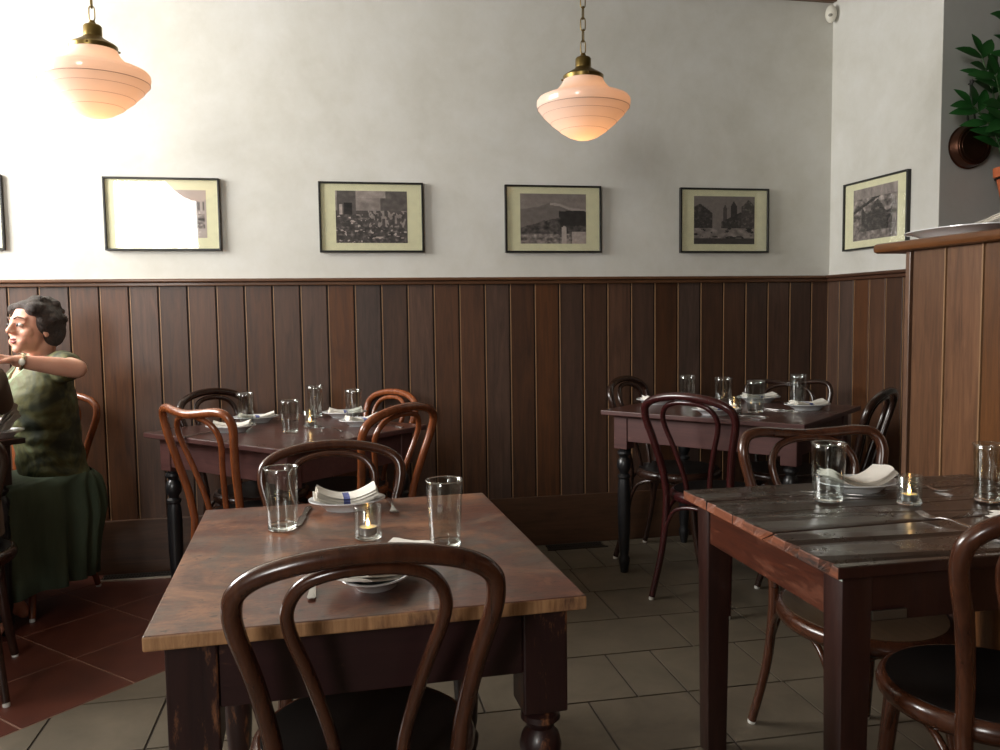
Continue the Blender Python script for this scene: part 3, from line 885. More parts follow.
make_cut('fork', 'fork in front of the right front dish on the back right table', 2.08, 3.36, T3, -.95, .35)
make_cut('knife', 'table knife in front of the front left dish on the back right table', 1.74, 3.36, T3, -.76, .65)
# far left table
make_plate('white dish at the corner of the far left table', -1.31, 3.60, T3, .0, a=.09, b=.08)
bm = napkin_mesh(Lx=.15, Wy=.12, sag=.03, lay=4, seed=8)
for v in bm.verts: v.co.z = v.co.z*2.2+.006*math.sin(v.co.x*140)
tag(obj('crumpled_napkin', bm, M['ribbed'], None, 60, (-1.32, 3.60, T3+.014)), 'pale ribbed cloth bundled on the dish at the far left table', 'napkin')
# platter on the partition cap
make_plate('large white oval platter on the wooden cap of the partition', XP+.16, 2.47, 1.4725, R(80), a=.245, b=.15, h=.03)
o = obj('folded_napkin', napkin_mesh(Lx=.12, Wy=.05, sag=.0, lay=3, seed=3), M['napkin_plain'], None, 60, (XP+.14, 2.31, 1.508), (0, R(0), R(-90)))
o.rotation_euler = (R(0), R(-14), R(-85)); tag(o, 'white folded napkin leaning out of the platter on the partition', 'napkin')

# ---------------------------------------------------------------- pendant lamps
shade_prof = [(0, 0), (.03, .003), (.058, .013), (.092, .034), (.094, .037), (.128, .064), (.130, .067), (.158, .094), (.161, .098), (.1765, .118), (.180, .122), (.1835, .138), (.183, .152), (.176, .162), (.158, .170), (.128, .180), (.105, .194), (.09, .210), (.080, .226), (.076, .240)]
def make_lamp(label, x, y, z):
    t = thing('pendant_lamp', label, 'lamp', (x, y, z), 0, 'schoolhouse pendant lamps')
    sh = obj('glass_shade', L(shade_prof, seg=64, caps=False), M['opal'], t, 30)
    for r_, z_ in ((.0935, .0352), (.1295, .0652), (.160, .096), (.1805, .1215)):
        bm = bmesh.new(); tube(bm, [(r_*math.cos(2*PI*j/64), r_*math.sin(2*PI*j/64), z_) for j in range(64)], .0014 if z_ > .11 else .0007, 5, closed=True)
        obj('shade_line', bm, M['ring'], sh, 60)
    obj('fitter', L([(.074, .232), (.079, .232), (.080, .246), (.074, .252), (.056, .262), (.036, .274), (.031, .280), (.031, .312), (.027, .318), (.012, .324), (.008, .334), (0, .336)], seg=32), M['brass'], t, 35)
    for k in range(3):
        a = 2*PI*k/3+.5
        bm = bmesh.new(); tube(bm, [(.076*math.cos(a), .076*math.sin(a), .241), (.089*math.cos(a), .089*math.sin(a), .241)], .004, 8)
        obj('thumbscrew', bm, M['brass'], t, 40)
    bm = bmesh.new(); zz = .336; i = 0
    top = ZC-.035-z
    while zz+.03 < top:
        pts = []
        for j in range(20):
            a = 2*PI*j/20; lx = .0085*math.cos(a); lz = .024*math.sin(a) if True else 0
            s = abs(math.sin(a))**.5*(1 if math.sin(a) >= 0 else -1)
            c = abs(math.cos(a))**.7*(1 if math.cos(a) >= 0 else -1)
            px, pz = .0095*c, .025*s
            pts.append((px, .0015 if i % 2 else 0, zz+.022+pz) if i % 2 == 0 else (0, px, zz+.022+pz))
        tube(bm, pts, .0024, 6, closed=True)
        zz += .0435; i += 1
    obj('chain', bm, M['brass'], t, 60)
    obj('ceiling_rose', L([(0, top-.015), (.012, top-.012), (.05, top+.012), (.055, top+.034), (0, top+.034)], seg=28), M['brass'], t, 40)
    bm = bmesh.new(); lathe(bm, [(0, .075), (.014, .079), (.024, .092), (.026, .105), (.02, .122), (.013, .14), (.012, .16), (0, .16)], seg=20)
    obj('bulb', bm, M['bulb'], t, 60)
    ld = bpy.data.lights.new('bulb_light', 'POINT'); ld.energy = .42; ld.color = (1, .52, .24); ld.shadow_soft_size = .02
    lo = bpy.data.objects.new('bulb_light', ld); COL.objects.link(lo); lo.parent = t; lo.location = (0, 0, .05)
    return t
make_lamp('lit opal pendant lamp on a brass chain, above the mountain picture', .985, 3.24, 1.925)
make_lamp('lit opal pendant lamp on a brass chain, above the washed-out picture at left', -.80, 3.22, 1.95)

# ---------------------------------------------------------------- pictures
def fbm(x, y, s, o=4):
    v = 0; a = .5
    for k in range(o): v += a*noise.noise(Vector((x*s, y*s, 3.7*k+s))); s *= 2.1; a *= .55
    return v
def pic_festival(u, v):       # crowd in front of a house
    g = .62 if v > .62 else .30
    if v > .62 and u > .62: g = .36+.1*(v-.6) if v < 1.35-.55*(1-u) else .7
    if v > .86 and u < .7: g = .70
    if .02 < u < .28 and v > .42: g = .36
    if .11 < u < .23 and .52 < v < .78: g = .12
    if .05 < u < .09 and .55 < v < .75: g = .85
    if v < .55: g = .24+.5*max(0, fbm(u, v, 16, 3))*1.6
    if v < .55 and fbm(u+4, v*1.4, 11, 2) > .20: g = .82
    if u > .45 and .3 < v < .62: g = .3+.35*(fbm(u, v*.4, 22, 2) > .05)
    return g+.22*fbm(u, v, 9)
def pic_bay(u, v):            # mountain across a bay
    g = .68-.1*v
    m = .70+.12*math.exp(-((u-.5)/.22)**2)+.02*fbm(u, 0, 9)
    if v < m: g = .50
    if v < m and v > m-.05 and u > .45: g = .75
    if u > .58 and v < .66+.03*fbm(u, 0, 8) and v > .22: g = .14
    if v < .36+.35*(u-.1)*(u < .6)+.04*fbm(u, 0, 7): g = .30+.5*fbm(u, v, 14)
    if v < .2: g = .55+.7*fbm(u, v, 16)
    if .63 < u < .70 and v < .36-.9*abs(u-.665): g = .85
    if u > .78 and v < .24: g = .8+.2*fbm(u, v, 18)
    return g+.1*fbm(u, v, 12)
def pic_square(u, v):         # square with church towers
    g = .55
    if u < .3 and v < .86-.9*abs(u-.1)-.1*u: g = .2+.5*max(0, fbm(u, v, 18))
    if .48 < u < .54 and v < .84-3*abs(u-.51): g = .3
    if .60 < u < .71 and v < .90-2.0*abs(u-.655): g = .2
    if u > .45 and v < .45+.62*(u-.45)+.02: g = .18+.55*max(0, fbm(u*1.5, v, 14))
    if u > .78 and v < .93-1.3*abs(u-.9): g = .28+.6*max(0, fbm(u, v, 20))
    if v < .34: g = .58+.35*fbm(u, v, 9)
    if v < .34 and fbm(u+2, v*2, 6, 3) > .16: g = .14
    if v < .12: g = .25
    return g+.1*fbm(u, v, 14)
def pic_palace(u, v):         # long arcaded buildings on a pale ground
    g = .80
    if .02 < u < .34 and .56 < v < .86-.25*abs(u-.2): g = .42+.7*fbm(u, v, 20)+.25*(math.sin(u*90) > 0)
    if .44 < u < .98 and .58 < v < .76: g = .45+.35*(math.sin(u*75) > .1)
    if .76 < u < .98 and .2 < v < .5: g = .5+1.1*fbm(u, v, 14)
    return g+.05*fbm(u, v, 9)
def pic_figures(u, v):        # group of figures under a leaning beam
    g = .5+.8*fbm(u, v, 10)
    if abs(v-(.55+.45*u)) < .03 and u < .85: g = .12
    if .2 < u < .9 and v < .62+.12*math.sin(u*14): g = .18+.7*max(0, fbm(u, v, 15))
    if v < .16: g = .5+.5*fbm(u, v, 12)
    if v > .8: g = .62+.3*fbm(u, v*.3, 12)
    return g
def make_picture(label, cx, cz, w, h, fn, pos='back', margins=(.073, .036), slip=0.):
    if pos == 'back': t = thing('framed_picture', label, 'picture', (cx, YB-.001, cz), 0)
    else: t = thing('framed_picture', label, 'picture', (XR-.001, cx, cz), PI/2*-1)
    t.rotation_euler.y = 0
    fwid = .0095; dep = .022
    bm = bmesh.new()
    box(bm, -w/2, w/2, -dep, 0, h/2-fwid, h/2, 0, .0015); box(bm, -w/2, w/2, -dep, 0, -h/2, -h/2+fwid, 0, .0015)
    box(bm, -w/2, -w/2+fwid, -dep, 0, -h/2+fwid, h/2-fwid, 0, .0015); box(bm, w/2-fwid, w/2, -dep, 0, -h/2+fwid, h/2-fwid, 0, .0015)
    obj('frame', bm, M['frame'], t)
    obj('mat_board', B(-w/2+fwid, w/2-fwid, -.010, -.004, -h/2+fwid, h/2-fwid), M['mat_board'], t)
    # the print, one cell per face corner colour
    iw, ih = w-2*fwid-2*margins[0], h-2*fwid-2*margins[1]
    nx, ny = 96, 66
    bm = bmesh.new(); cl = bm.loops.layers.float_color.new('Col')
    vs = [[bm.verts.new((-iw/2+iw*i/nx, -.0108, -ih/2+ih*j/ny+.002)) for j in range(ny+1)] for i in range(nx+1)]
    for i in range(nx):
        for j in range(ny):
            f = bm.faces.new((vs[i][j], vs[i+1][j], vs[i+1][j+1], vs[i][j+1]))
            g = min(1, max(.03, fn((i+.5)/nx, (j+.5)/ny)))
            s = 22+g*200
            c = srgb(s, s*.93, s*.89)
            for lp in f.loops: lp[cl] = c
    obj('photo_print', bm, M['photo'], t)
    obj('glazing', B(-w/2+fwid, w/2-fwid, -.0145, -.0135, -h/2+fwid, h/2-fwid), M['pane'], t)
    return t
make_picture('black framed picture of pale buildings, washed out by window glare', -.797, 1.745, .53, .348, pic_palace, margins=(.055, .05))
make_picture('black framed sepia picture of a crowd beside a house', .199, 1.738, .522, .35, pic_festival)
make_picture('black framed sepia picture of a mountain across a bay', 1.145, 1.737, .522, .35, pic_bay)
make_picture('black framed sepia picture of a square with church towers, right end of the long wall', 2.113, 1.737, .522, .35, pic_square)
make_picture('black framed picture of a group of figures, on the short wall at the right', 3.915, 1.738, .525, .36, pic_figures, 'right')
make_picture('black framed picture mostly cut off by the left edge of the photo', -1.763, 1.747, .53, .348, pic_palace)

# motion sensor in the corner
t = thing('motion_sensor', 'small ivory motion sensor high in the corner of the room', 'sensor', (2.722, 4.292, 2.862), R(-40))
bm = bmesh.new(); bmesh.ops.create_uvsphere(bm, u_segments=20, v_segments=14, radius=1)
transform(bm, Matrix.Diagonal((.03, .026, .048, 1))); obj('housing', bm, M['plastic'], t, 60)
bm = bmesh.new(); bmesh.ops.create_uvsphere(bm, u_segments=12, v_segments=8, radius=1); transform(bm, Matrix.Translation((0, -.022, -.012)) @ Matrix.Diagonal((.012, .008, .009, 1)))
obj('lens', bm, plain('grey_lens', srgb(150, 146, 132), .3), t, 60)

# copper pan on the grey wall
t = thing('copper_pan', 'round aged copper pan hanging by its handle on the grey wall beside the plant', 'pan', (2.893, YG-.008, 1.985), 0)
b = L([(0, 0), (.078, 0), (.088, .004), (.093, .020), (.096, .042), (.101, .044), (.101, .048), (.094, .047), (.089, .022), (.08, .008), (0, .006)], seg=40)
transform(b, Matrix.Rotation(R(90), 4, 'X') @ Matrix.Scale(-1, 4, (0, 0, 1))); transform(b, Matrix.Translation((0, -.052, 0)))
obj('bowl', b, M['copper'], t, 40)
for zc in (.083, .068):
    bm = bmesh.new(); tube(bm, [(zc*math.cos(2*PI*j/40), -.053, zc*math.sin(2*PI*j/40)) for j in range(40)], .0025, 6, closed=True)
    obj('ridge', bm, M['copper'], t, 60)
bm = bmesh.new(); tube(bm, [(-.02, -.03, .09), (-.018, -.02, .15), (-.01, -.02, .19), (0, -.02, .205), (.01, -.02, .19), (.018, -.02, .15), (.02, -.03, .09)], .0045, 8)
obj('bail', bm, M['iron'], t, 60)
bm = bmesh.new(); tube(bm, [(0, -.02, .195), (0, -.018, .30)], .009, 8, flat=.5); obj('handle', bm, M['iron'], t, 60)
bm = bmesh.new(); tube(bm, [(0, 0, .285), (0, -.03, .285), (0, -.034, .295)], .003, 6); obj('wall_hook', bm, M['iron'], t, 60)

# potted plant held in a wall ring, at the right edge
PX, PY, PZ = 2.985, 3.25, 1.7005
pl = thing('potted_plant', 'dark green leafy plant in a terracotta pot at the right edge', 'plant', (PX, PY, PZ), 0)
rb_ = thing('pot_ring_bracket', 'black iron wall ring holding the terracotta pot at the right edge', 'bracket', (PX, YG-.008, PZ+.10), 0)
bm = bmesh.new(); tube(bm, [(.0865*math.cos(2*PI*j/36), PY-YG+.008+.0865*math.sin(2*PI*j/36), .014) for j in range(36)], .004, 8, closed=True); obj('ring', bm, M['iron'], rb_, 60)
bm = bmesh.new(); tube(bm, [(.16, 0, .014), (.075, PY-YG+.008+.043, .014)], .005, 8); tube(bm, [(.16, -.002, -.06), (.16, -.002, .06)], .008, 8, flat=.6); obj('arm', bm, M['iron'], rb_, 60)
pot = obj('pot', L([(0, 0), (.056, 0), (.060, .004), (.082, .118), (.092, .120), (.094, .124), (.096, .160), (.092, .163), (.084, .160), (.080, .14), (0, .138)], seg=36), M['terracotta'], pl, 40)
obj('soil', L([(0, .139), (.079, .139), (.078, .146), (0, .15)], seg=24), M['soil'], pl, 60)
def leafshape(bm, base, d, nrm, ln, w):
    d = d.normalized(); side = d.cross(nrm).normalized(); n2 = side.cross(d).normalized()
    prof = [(0, .05), (.15, .55), (.35, .95), (.55, 1.), (.75, .72), (.9, .35), (1., .02)]
    rows = []
    for s, k in prof:
        c = base+d*ln*s - n2*(s*s*ln*.18)
        rows.append([bm.verts.new(c-side*w*k+n2*w*.25*k), bm.verts.new(c), bm.verts.new(c+side*w*k+n2*w*.25*k), bm.verts.new(c-n2*.0012)])
    for a, b in zip(rows, rows[1:]):
        for q in ((0, 1), (1, 2)): bm.faces.new((a[q[0]], a[q[1]], b[q[1]], b[q[0]]))
        bm.faces.new((a[2], a[3], b[3], b[2])); bm.faces.new((a[3], a[0], b[0], b[3]))
rr = random.Random(11)
stems = [((-.03, 0, 0), (-.10, -.03, .22), (-.17, -.05, .40), 5), ((-.02, -.03, 0), (-.08, -.08, .14), (-.17, -.10, .20), 4), ((0, .0, 0), (-.03, -.02, .34), (-.10, -.05, .66), 8),
         ((.02, -.02, 0), (.02, -.1, .3), (.0, -.2, .55), 7), ((-.04, .02, 0), (-.10, .03, .18), (-.20, .05, .30), 5), ((.03, .02, 0), (.10, .03, .3), (.22, .02, .52), 7), ((-.01, .03, 0), (-.07, .05, .28), (-.15, .06, .52), 7), ((.01, -.03, 0), (-.06, -.14, .18), (-.12, -.22, .24), 4)]
for p0, p1, p2, n in stems:
    pts = catmull([Vector(p0)+Vector((0, 0, .14)), Vector(p1)+Vector((0, 0, .14)), Vector(p2)+Vector((0, 0, .14))], 8)
    bm = bmesh.new(); m = len(pts); tube(bm, pts, [.0065-.0042*i/(m-1) for i in range(m)], 7)
    st = obj('stem', bm, M['stem'], pl, 60)
    bm = bmesh.new()
    for k in range(n):
        f = .32+.66*k/(n-1); i = min(m-2, int(f*(m-1))); c = pts[i]; tdir = (pts[i+1]-pts[i]).normalized()
        for sgn in (-1, 1):
            sd = tdir.cross(Vector((0, -1, .2))).normalized()*sgn
            d = (sd*1. + tdir*.8 + Vector((rr.uniform(-.25, .25), rr.uniform(-.4, .2), rr.uniform(-.2, .2))))
            leafshape(bm, c, d, Vector((rr.uniform(-.3, .3), -1, .5)), rr.uniform(.10, .135), rr.uniform(.021, .028))
    leafshape(bm, pts[-1], tdir, Vector((0, -1, .3)), .1, .02)
    obj('leaves', bm, M['leaf'], st, 60)

# ---------------------------------------------------------------- people
def capsule(bm, a, b, ra, rb, seg=14):
    a, b = Vector(a), Vector(b); d = b-a
    q = d.to_track_quat('Z', 'Y').to_matrix().to_4x4()
    Ln = d.length; prof = []
    for i in range(6): t = PI/2*(1-i/5); prof.append((max(0, ra*math.cos(t)), -ra*math.sin(t)))
    for i in range(6): t = PI/2*i/5; prof.append((max(0, rb*math.cos(t)), Ln+rb*math.sin(t)))
    prof[0] = (0, -ra); prof[-1] = (0, Ln+rb)
    b2 = bmesh.new(); lathe(b2, prof, seg=seg, caps=False)
    bmesh.ops.recalc_face_normals(b2, faces=b2.faces)
    transform(b2, Matrix.Translation(a) @ q); merge(bm, b2)
def merge(bm, b2):
    me = bpy.data.meshes.new('tmp'); b2.to_mesh(me); b2.free(); bm.from_mesh(me); bpy.data.meshes.remove(me)
def ell(bm, c, r, rot=None, seg=20):
    b2 = bmesh.new(); bmesh.ops.create_uvsphere(b2, u_segments=seg, v_segments=seg//2+4, radius=1)
    mt = Matrix.Translation(c) @ (rot or Matrix.Identity(4)) @ Matrix.Diagonal((*r, 1))
    transform(b2, mt); merge(bm, b2)
def loft(bm, rings):
    """rings: list of lists of points (same count), closed ends"""
    b2 = bmesh.new(); V = [[b2.verts.new(p) for p in r] for r in rings]; n = len(V[0])
    for a, b in zip(V, V[1:]):
        for j in range(n): b2.faces.new((a[j], a[(j+1) % n], b[(j+1) % n], b[j]))
    b2.faces.new(V[0][::-1]); b2.faces.new(V[-1])
    bmesh.ops.recalc_face_normals(b2, faces=b2.faces); merge(bm, b2)
def oval(c, rx, ry, fx, fy, n=24, pw=1.):
    """oval ring, rx along fx (unit), ry along fy"""
    out = []
    for j in range(n):
        a = 2*PI*j/n
        out.append(Vector(c)+fx*(rx*math.cos(a))+fy*(ry*math.sin(a)))
    return out
def fuse(name, bm, mats, parent, vox=.006, sm=4, loc=(0, 0, 0)):
    me = bpy.data.meshes.new('raw'); bm.to_mesh(me); bm.free()
    o = bpy.data.objects.new('raw', me); COL.objects.link(o)
    r = o.modifiers.new('r', 'REMESH'); r.mode = 'VOXEL'; r.voxel_size = vox; r.use_smooth_shade = True
    s = o.modifiers.new('s', 'SMOOTH'); s.iterations = sm; s.factor = .5
    dg = bpy.context.evaluated_depsgraph_get()
    ev = o.evaluated_get(dg)
    me2 = bpy.data.meshes.new_from_object(ev)
    bpy.data.objects.remove(o)
    me2.name = name
    me2.materials.clear()
    for m in (mats if isinstance(mats, list) else [mats]): me2.materials.append(m)
    for p in me2.polygons: p.use_smooth = True
    o2 = bpy.data.objects.new(name, me2); COL.objects.link(o2); o2.parent = parent; o2.location = loc
    return o2
def hand(bm, wrist, tip, palm_n, curl=.5, flip=1):
    """palm + four fingers + thumb; wrist->tip direction, palm_n = palm normal (fingers curl to it)"""
    w = Vector(wrist); d = (Vector(tip)-w).normalized(); n = Vector(palm_n); n = (n-d*n.dot(d)).normalized(); s = d.cross(n)*flip
    for k in (-1, -.33, .33, 1): capsule(bm, w+d*.012+s*.016*k, w+d*.078+s*.030*k, .016, .0125, 10)
    for i, ln in enumerate((.062, .072, .067, .052)):
        base = w+d*.082+s*(.031-.0205*i); p = base; ang = .15+curl*.2; rad = .0088-.0006*i
        for seg in (.45, .32, .23):
            q = p+(d*math.cos(ang)+n*math.sin(ang))*ln*seg; capsule(bm, p, q, rad, rad*.9, 8); p = q; ang += curl*.7; rad *= .9
    p = w+d*.022+s*.026; dd = (d*.65+s*.7+n*.25).normalized()
    capsule(bm, p, p+dd*.036, .0125, .0105, 8); p2 = p+dd*.036; dd = (d*.9+s*.25+n*.3).normalized(); capsule(bm, p2, p2+dd*.028, .0100, .0085, 8)
def head(bm, c, f, u):
    """face along f, up u"""
    f = Vector(f).normalized(); u = Vector(u); u = (u-f*u.dot(f)).normalized(); r = f.cross(u)
    mt = Matrix.Translation(c) @ Matrix((r, f, u)).transposed().to_4x4()
    b2 = bmesh.new()
    ell(b2, (0, -.012, .030), (.073, .092, .086)); ell(b2, (0, .022, -.030), (.058, .066, .075)); ell(b2, (0, .048, -.055), (.043, .040, .045))
    ell(b2, (0, .070, -.088), (.022, .018, .017))
    for s in (-1, 1):
        ell(b2, (s*.037, .052, -.022), (.024, .026, .024)); ell(b2, (s*.073, -.008, -.012), (.008, .018, .030))
        capsule(b2, (s*.006, .0865, .032), (s*.046, .068, .036), .0085, .0065)
        ell(b2, (s*.0125, .098, -.020), (.0085, .010, .0075)); ell(b2, (s*.028, .066, -.058), (.017, .02, .018))
        capsule(b2, (s*.017, .0795, .0185), (s*.042, .067, .0175), .0075, .0065)
    capsule(b2, (0, .086, .020), (0, .108, -.014), .0075, .0115)
    capsule(b2, (-.018, .083, -.046), (.018, .083, -.046), .0070, .0070); capsule(b2, (-.014, .081, -.058), (.014, .081, -.058), .0075, .0075)
    transform(b2, mt); merge(bm, b2)
    return mt
def head_parts(mt, par, off, smile=True):
    for s in (-1, 1):
        b = bmesh.new(); ell(b, (s*.0295, .0785, .0095), (.0135, .011, .0072), seg=16)
        transform(b, Matrix.Translation(-Vector(off)) @ mt); e = obj('eye', b, M['eyewhite'], par, 60)
        b = bmesh.new(); ell(b, (s*.0285+.003, .0880, .0095), (.0072, .0030, .0070), seg=12)
        transform(b, Matrix.Translation(-Vector(off)) @ mt); obj('iris', b, M['iris'], e, 60)
        b = bmesh.new(); tube(b, [Vector((s*.012, .0935, .034)), Vector((s*.028, .089, .042)), Vector((s*.047, .0735, .036))], [.003, .0034, .002], 8)
        transform(b, Matrix.Translation(-Vector(off)) @ mt); obj('eyebrow', b, M['brow'], par, 60)
    b = bmesh.new()
    tube(b, [Vector((-.026, .0755, -.046)), Vector((-.012, .0895, -.0485)), Vector((0, .092, -.047)), Vector((.012, .0895, -.0485)), Vector((.026, .0755, -.046))], [.001, .0036, .0042, .0036, .001], 8)
    tube(b, [Vector((-.025, .0755, -.047)), Vector((-.012, .0875, -.0585)), Vector((0, .090, -.061)), Vector((.012, .0875, -.0585)), Vector((.025, .0755, -.047))], [.001, .0042, .0052, .0042, .001], 8)
    transform(b, Matrix.Translation(-Vector(off)) @ mt); obj('lips', b, M['lip'], par, 60)

def hairdo(mt, par, off, puff=1., seed=1):
    b2 = bmesh.new()
    ell(b2, (0, -.036, .038), (.084*puff, .090*puff, .082*puff), seg=32)
    ell(b2, (0, -.062, -.010), (.084*puff, .070*puff, .075*puff), seg=32)
    ell(b2, (0, .008, .088), (.060*puff, .062, .030*puff), seg=24)
    for s in (-1, 1):
        ell(b2, (s*.066, -.026, .025), (.026*puff, .060, .060)); ell(b2, (s*.062, -.05, -.035), (.026*puff, .045, .04)); ell(b2, (s*.052, .035, .075), (.03, .035, .03))
    rr = random.Random(seed)
    for k in range(70):
        a = rr.uniform(0, 2*PI); e = rr.uniform(-.5, 1.4)
        d = Vector((math.cos(a)*math.cos(e), math.sin(a)*math.cos(e), math.sin(e)))
        if d.y > .45 and d.z < .62: continue
        if abs(d.x) > .6 and d.y > .1 and d.z < .3: continue
        c = Vector((d.x*.078, d.y*.092-.032, d.z*.082+.038))*1.
        rs = rr.uniform(.014, .024)*puff
        ell(b2, c, (rs*1.2, rs*1.2, rs), seg=10)
    transform(b2, Matrix.Translation(-Vector(off)) @ mt)
    return fuse('hair', b2, M['hair'], par, .006, 3)

Z3 = Vector((0, 0, 1))
def rel(off):
    o = Vector(off); return lambda p: Vector(p)-o
# --- woman in green
OW = (-1.20, 3.88, 0)
wm = thing('person', 'woman in green print blouse and long dark skirt seated far left, forearm raised', 'person', OW)
k = rel(OW)
f = Vector((-.85, -.53, 0)).normalized(); rr_ = Vector((f.y, -f.x, 0))     # facing, her right
def W(fx, rx, z): return Vector((OW[0], OW[1], 0))+f*fx+rr_*rx+Z3*z
bm = bmesh.new()
# torso rings (world -> local through k)
def torso_rings(infl=0., zlo=.50, zhi=1.09):
    spec = [(.48, 0.0, .175, .125), (.56, .0, .178, .125), (.64, .01, .160, .115), (.72, .018, .150, .110), (.80, .028, .152, .115), (.88, .04, .160, .125), (.95, .045, .166, .125), (1.01, .035, .170, .105), (1.055, .03, .155, .085), (1.085, .03, .10, .066), (1.10, .03, .06, .055)]
    return [[k(p) for p in oval(W(fx, 0, z), rx+infl, ry+infl, rr_, f)] for z, fx, rx, ry in spec if zlo <= z <= zhi]
loft(bm, torso_rings(0, .4, 1.2))
hc = Vector((-1.228, 3.79, 1.212))
neck0 = W(.03, 0, 1.06)
capsule(bm, k(neck0), k(hc+Vector((.025, .02, -.07))), .056, .052)
hf = Vector((-.58, -.81, .06))
hm = head(bm, k(hc), hf, Vector((-.05, -.04, 1)))
# left arm (toward viewer), raised forward
shL, elL, wrL = Vector((-1.10, 3.715, 1.055)), Vector((-.985, 3.50, 1.055)), Vector((-1.155, 3.385, 1.095))
capsule(bm, k(W(.03, -.10, 1.045)), k(shL), .05, .052); capsule(bm, k(shL), k(elL), .047, .037); capsule(bm, k(elL), k(elL.lerp(wrL, .35)), .037, .036); capsule(bm, k(elL.lerp(wrL, .35)), k(wrL), .036, .024)
hand(bm, k(wrL), k(wrL+Vector((-.095, -.05, .03))), (-.2, -.1, -1), .45, 1)
# right arm, resting on the far left table
shR, elR, wrR = W(.03, .165, 1.045), W(.17, .24, .86), W(.42, .20, .815)
capsule(bm, k(shR), k(elR), .045, .036); capsule(bm, k(elR), k(wrR), .036, .024); hand(bm, k(wrR), k(wrR+f*.1), (0, 0, -1), .3, -1)
# legs
for s in (-1, 1):
    hp, kn, an = W(.02, s*.09, .53), W(.38, s*.10, .49), W(.30 if s > 0 else .20, s*.09, .085)
    capsule(bm, k(hp), k(kn), .078, .055); capsule(bm, k(kn), k(kn.lerp(an, .4)), .052, .048); capsule(bm, k(kn.lerp(an, .4)), k(an), .048, .032)
    capsule(bm, k(an-Z3*.01), k(an+f*.05-Z3*.045), .033, .028); capsule(bm, k(an+f*.05-Z3*.045), k(an+f*.15-Z3*.062), .027, .018)
    capsule(bm, k(an), k(an-f*.03-Z3*.045), .03, .026)
body = fuse('body', bm, M['skin'], wm, .0052, 3)
head_parts(Matrix.Identity(4) @ hm, wm, (0, 0, 0)); hairdo(hm, wm, (0, 0, 0), .99, 4)
# blouse
bm = bmesh.new()
spec = [(.575, .0, .186, .136), (.64, .012, .176, .132), (.72, .02, .170, .128), (.80, .032, .174, .136), (.86, .044, .180, .146), (.92, .052, .182, .148), (.98, .044, .182, .130), (1.03, .034, .172, .104), (1.062, .03, .140, .082)]
loft(bm, [[k(p) for p in oval(W(fx, 0, z), rx, ry, rr_, f)] for z, fx, rx, ry in spec])
for s in (-1, 1): ell(bm, k(W(.115, s*.068, .905)), (.062, .062, .06))
capsule(bm, k(W(.03, -.10, 1.035)), k(shL), .064, .066); capsule(bm, k(shL), k(shL.lerp(elL, .38)), .066, .058)
capsule(bm, k(W(.03, .10, 1.035)), k(shR), .060, .060); capsule(bm, k(shR), k(shR.lerp(elR, .45)), .060, .060)
bl = fuse('blouse', bm, M['blouse'], wm, .007, 3)
# folds in the blouse, and an open V at the neck
dl = []
for v in bl.data.vertices:
    w = v.co + Vector(OW); q = w - W(0, 0, 0)
    a = q.dot(rr_); ff = q.dot(f)
    nn = noise.noise(Vector((a*7, ff*7, w.z*26)))*.005+math.sin(w.z*60+a*30)*.0010
    v.co += v.normal*nn
bmx = bmesh.new(); bmx.from_mesh(bl.data)
rem = []
for fc in bmx.faces:
    w = fc.calc_center_median()+Vector(OW); q = w-W(0, 0, 0); a, ff = q.dot(rr_), q.dot(f)
    if ff > .03 and w.z > .955 and abs(a) < (w.z-.955)*.62: rem.append(fc)
bmesh.ops.delete(bmx, geom=rem, context='FACES'); bmx.to_mesh(bl.data); bmx.free()
bm = bmesh.new()
tube(bm, [k(W(.03, -.075, 1.085)), k(W(.085, -.078, 1.05)), k(W(.150, -.045, .99)), k(W(.185, 0, .955)), k(W(.150, .045, .99)), k(W(.085, .078, 1.05)), k(W(.03, .075, 1.085))], [.013, .018, .02, .012, .02, .018, .013], 8, flat=.5)
obj('collar', bm, M['collar'], wm, 60)
# skirt
bm = bmesh.new(); n = 160; rings = []
for z, c0, hx, hy, pl_ in ((.60, .0, .178, .132, 0), (.585, .06, .195, .21, .002), (.56, .13, .205, .30, .005), (.50, .15, .21, .33, .008), (.43, .15, .212, .33, .011), (.36, .15, .212, .31, .014), (.28, .15, .212, .29, .018), (.20, .15, .212, .275, .022), (.135, .15, .212, .265, .026), (.13, .15, .197, .25, .026)):
    ring = []
    for j in range(n):
        a = 2*PI*j/n
        e = 1+pl_/.2*math.sin(a*19+z*4+2*math.sin(a*3))
        cx = math.copysign(abs(math.cos(a))**.8, math.cos(a)); sy = math.copysign(abs(math.sin(a))**.8, math.sin(a))
        ring.append(k(W(c0+hy*sy*e, hx*cx*e, z+.02*math.sin(a*2)*(z < .3))))
    rings.append(ring)
V = [[bm.verts.new(p) for p in r] for r in rings]
for a, b in zip(V, V[1:]):
    for j in range(n): bm.faces.new((a[j], a[(j+1) % n], b[(j+1) % n], b[j]))
obj('skirt', bm, M['skirt'], wm, 80)
bm = bmesh.new()
d = (wrL-elL).normalized(); cw = wrL-d*.012; s1 = d.cross(Z3).normalized(); s2 = d.cross(s1)
tube(bm, [k(cw+(s1*math.cos(2*PI*j/20)+s2*math.sin(2*PI*j/20))*.028) for j in range(20)], .006, 6, closed=True)
wt = obj('watch', bm, M['gold'], wm, 60)
bm = bmesh.new(); ell(bm, k(cw+Vector((.012, -.028, 0))), (.012, .006, .013)); obj('watch_face', bm, M['plastic'], wt, 60)

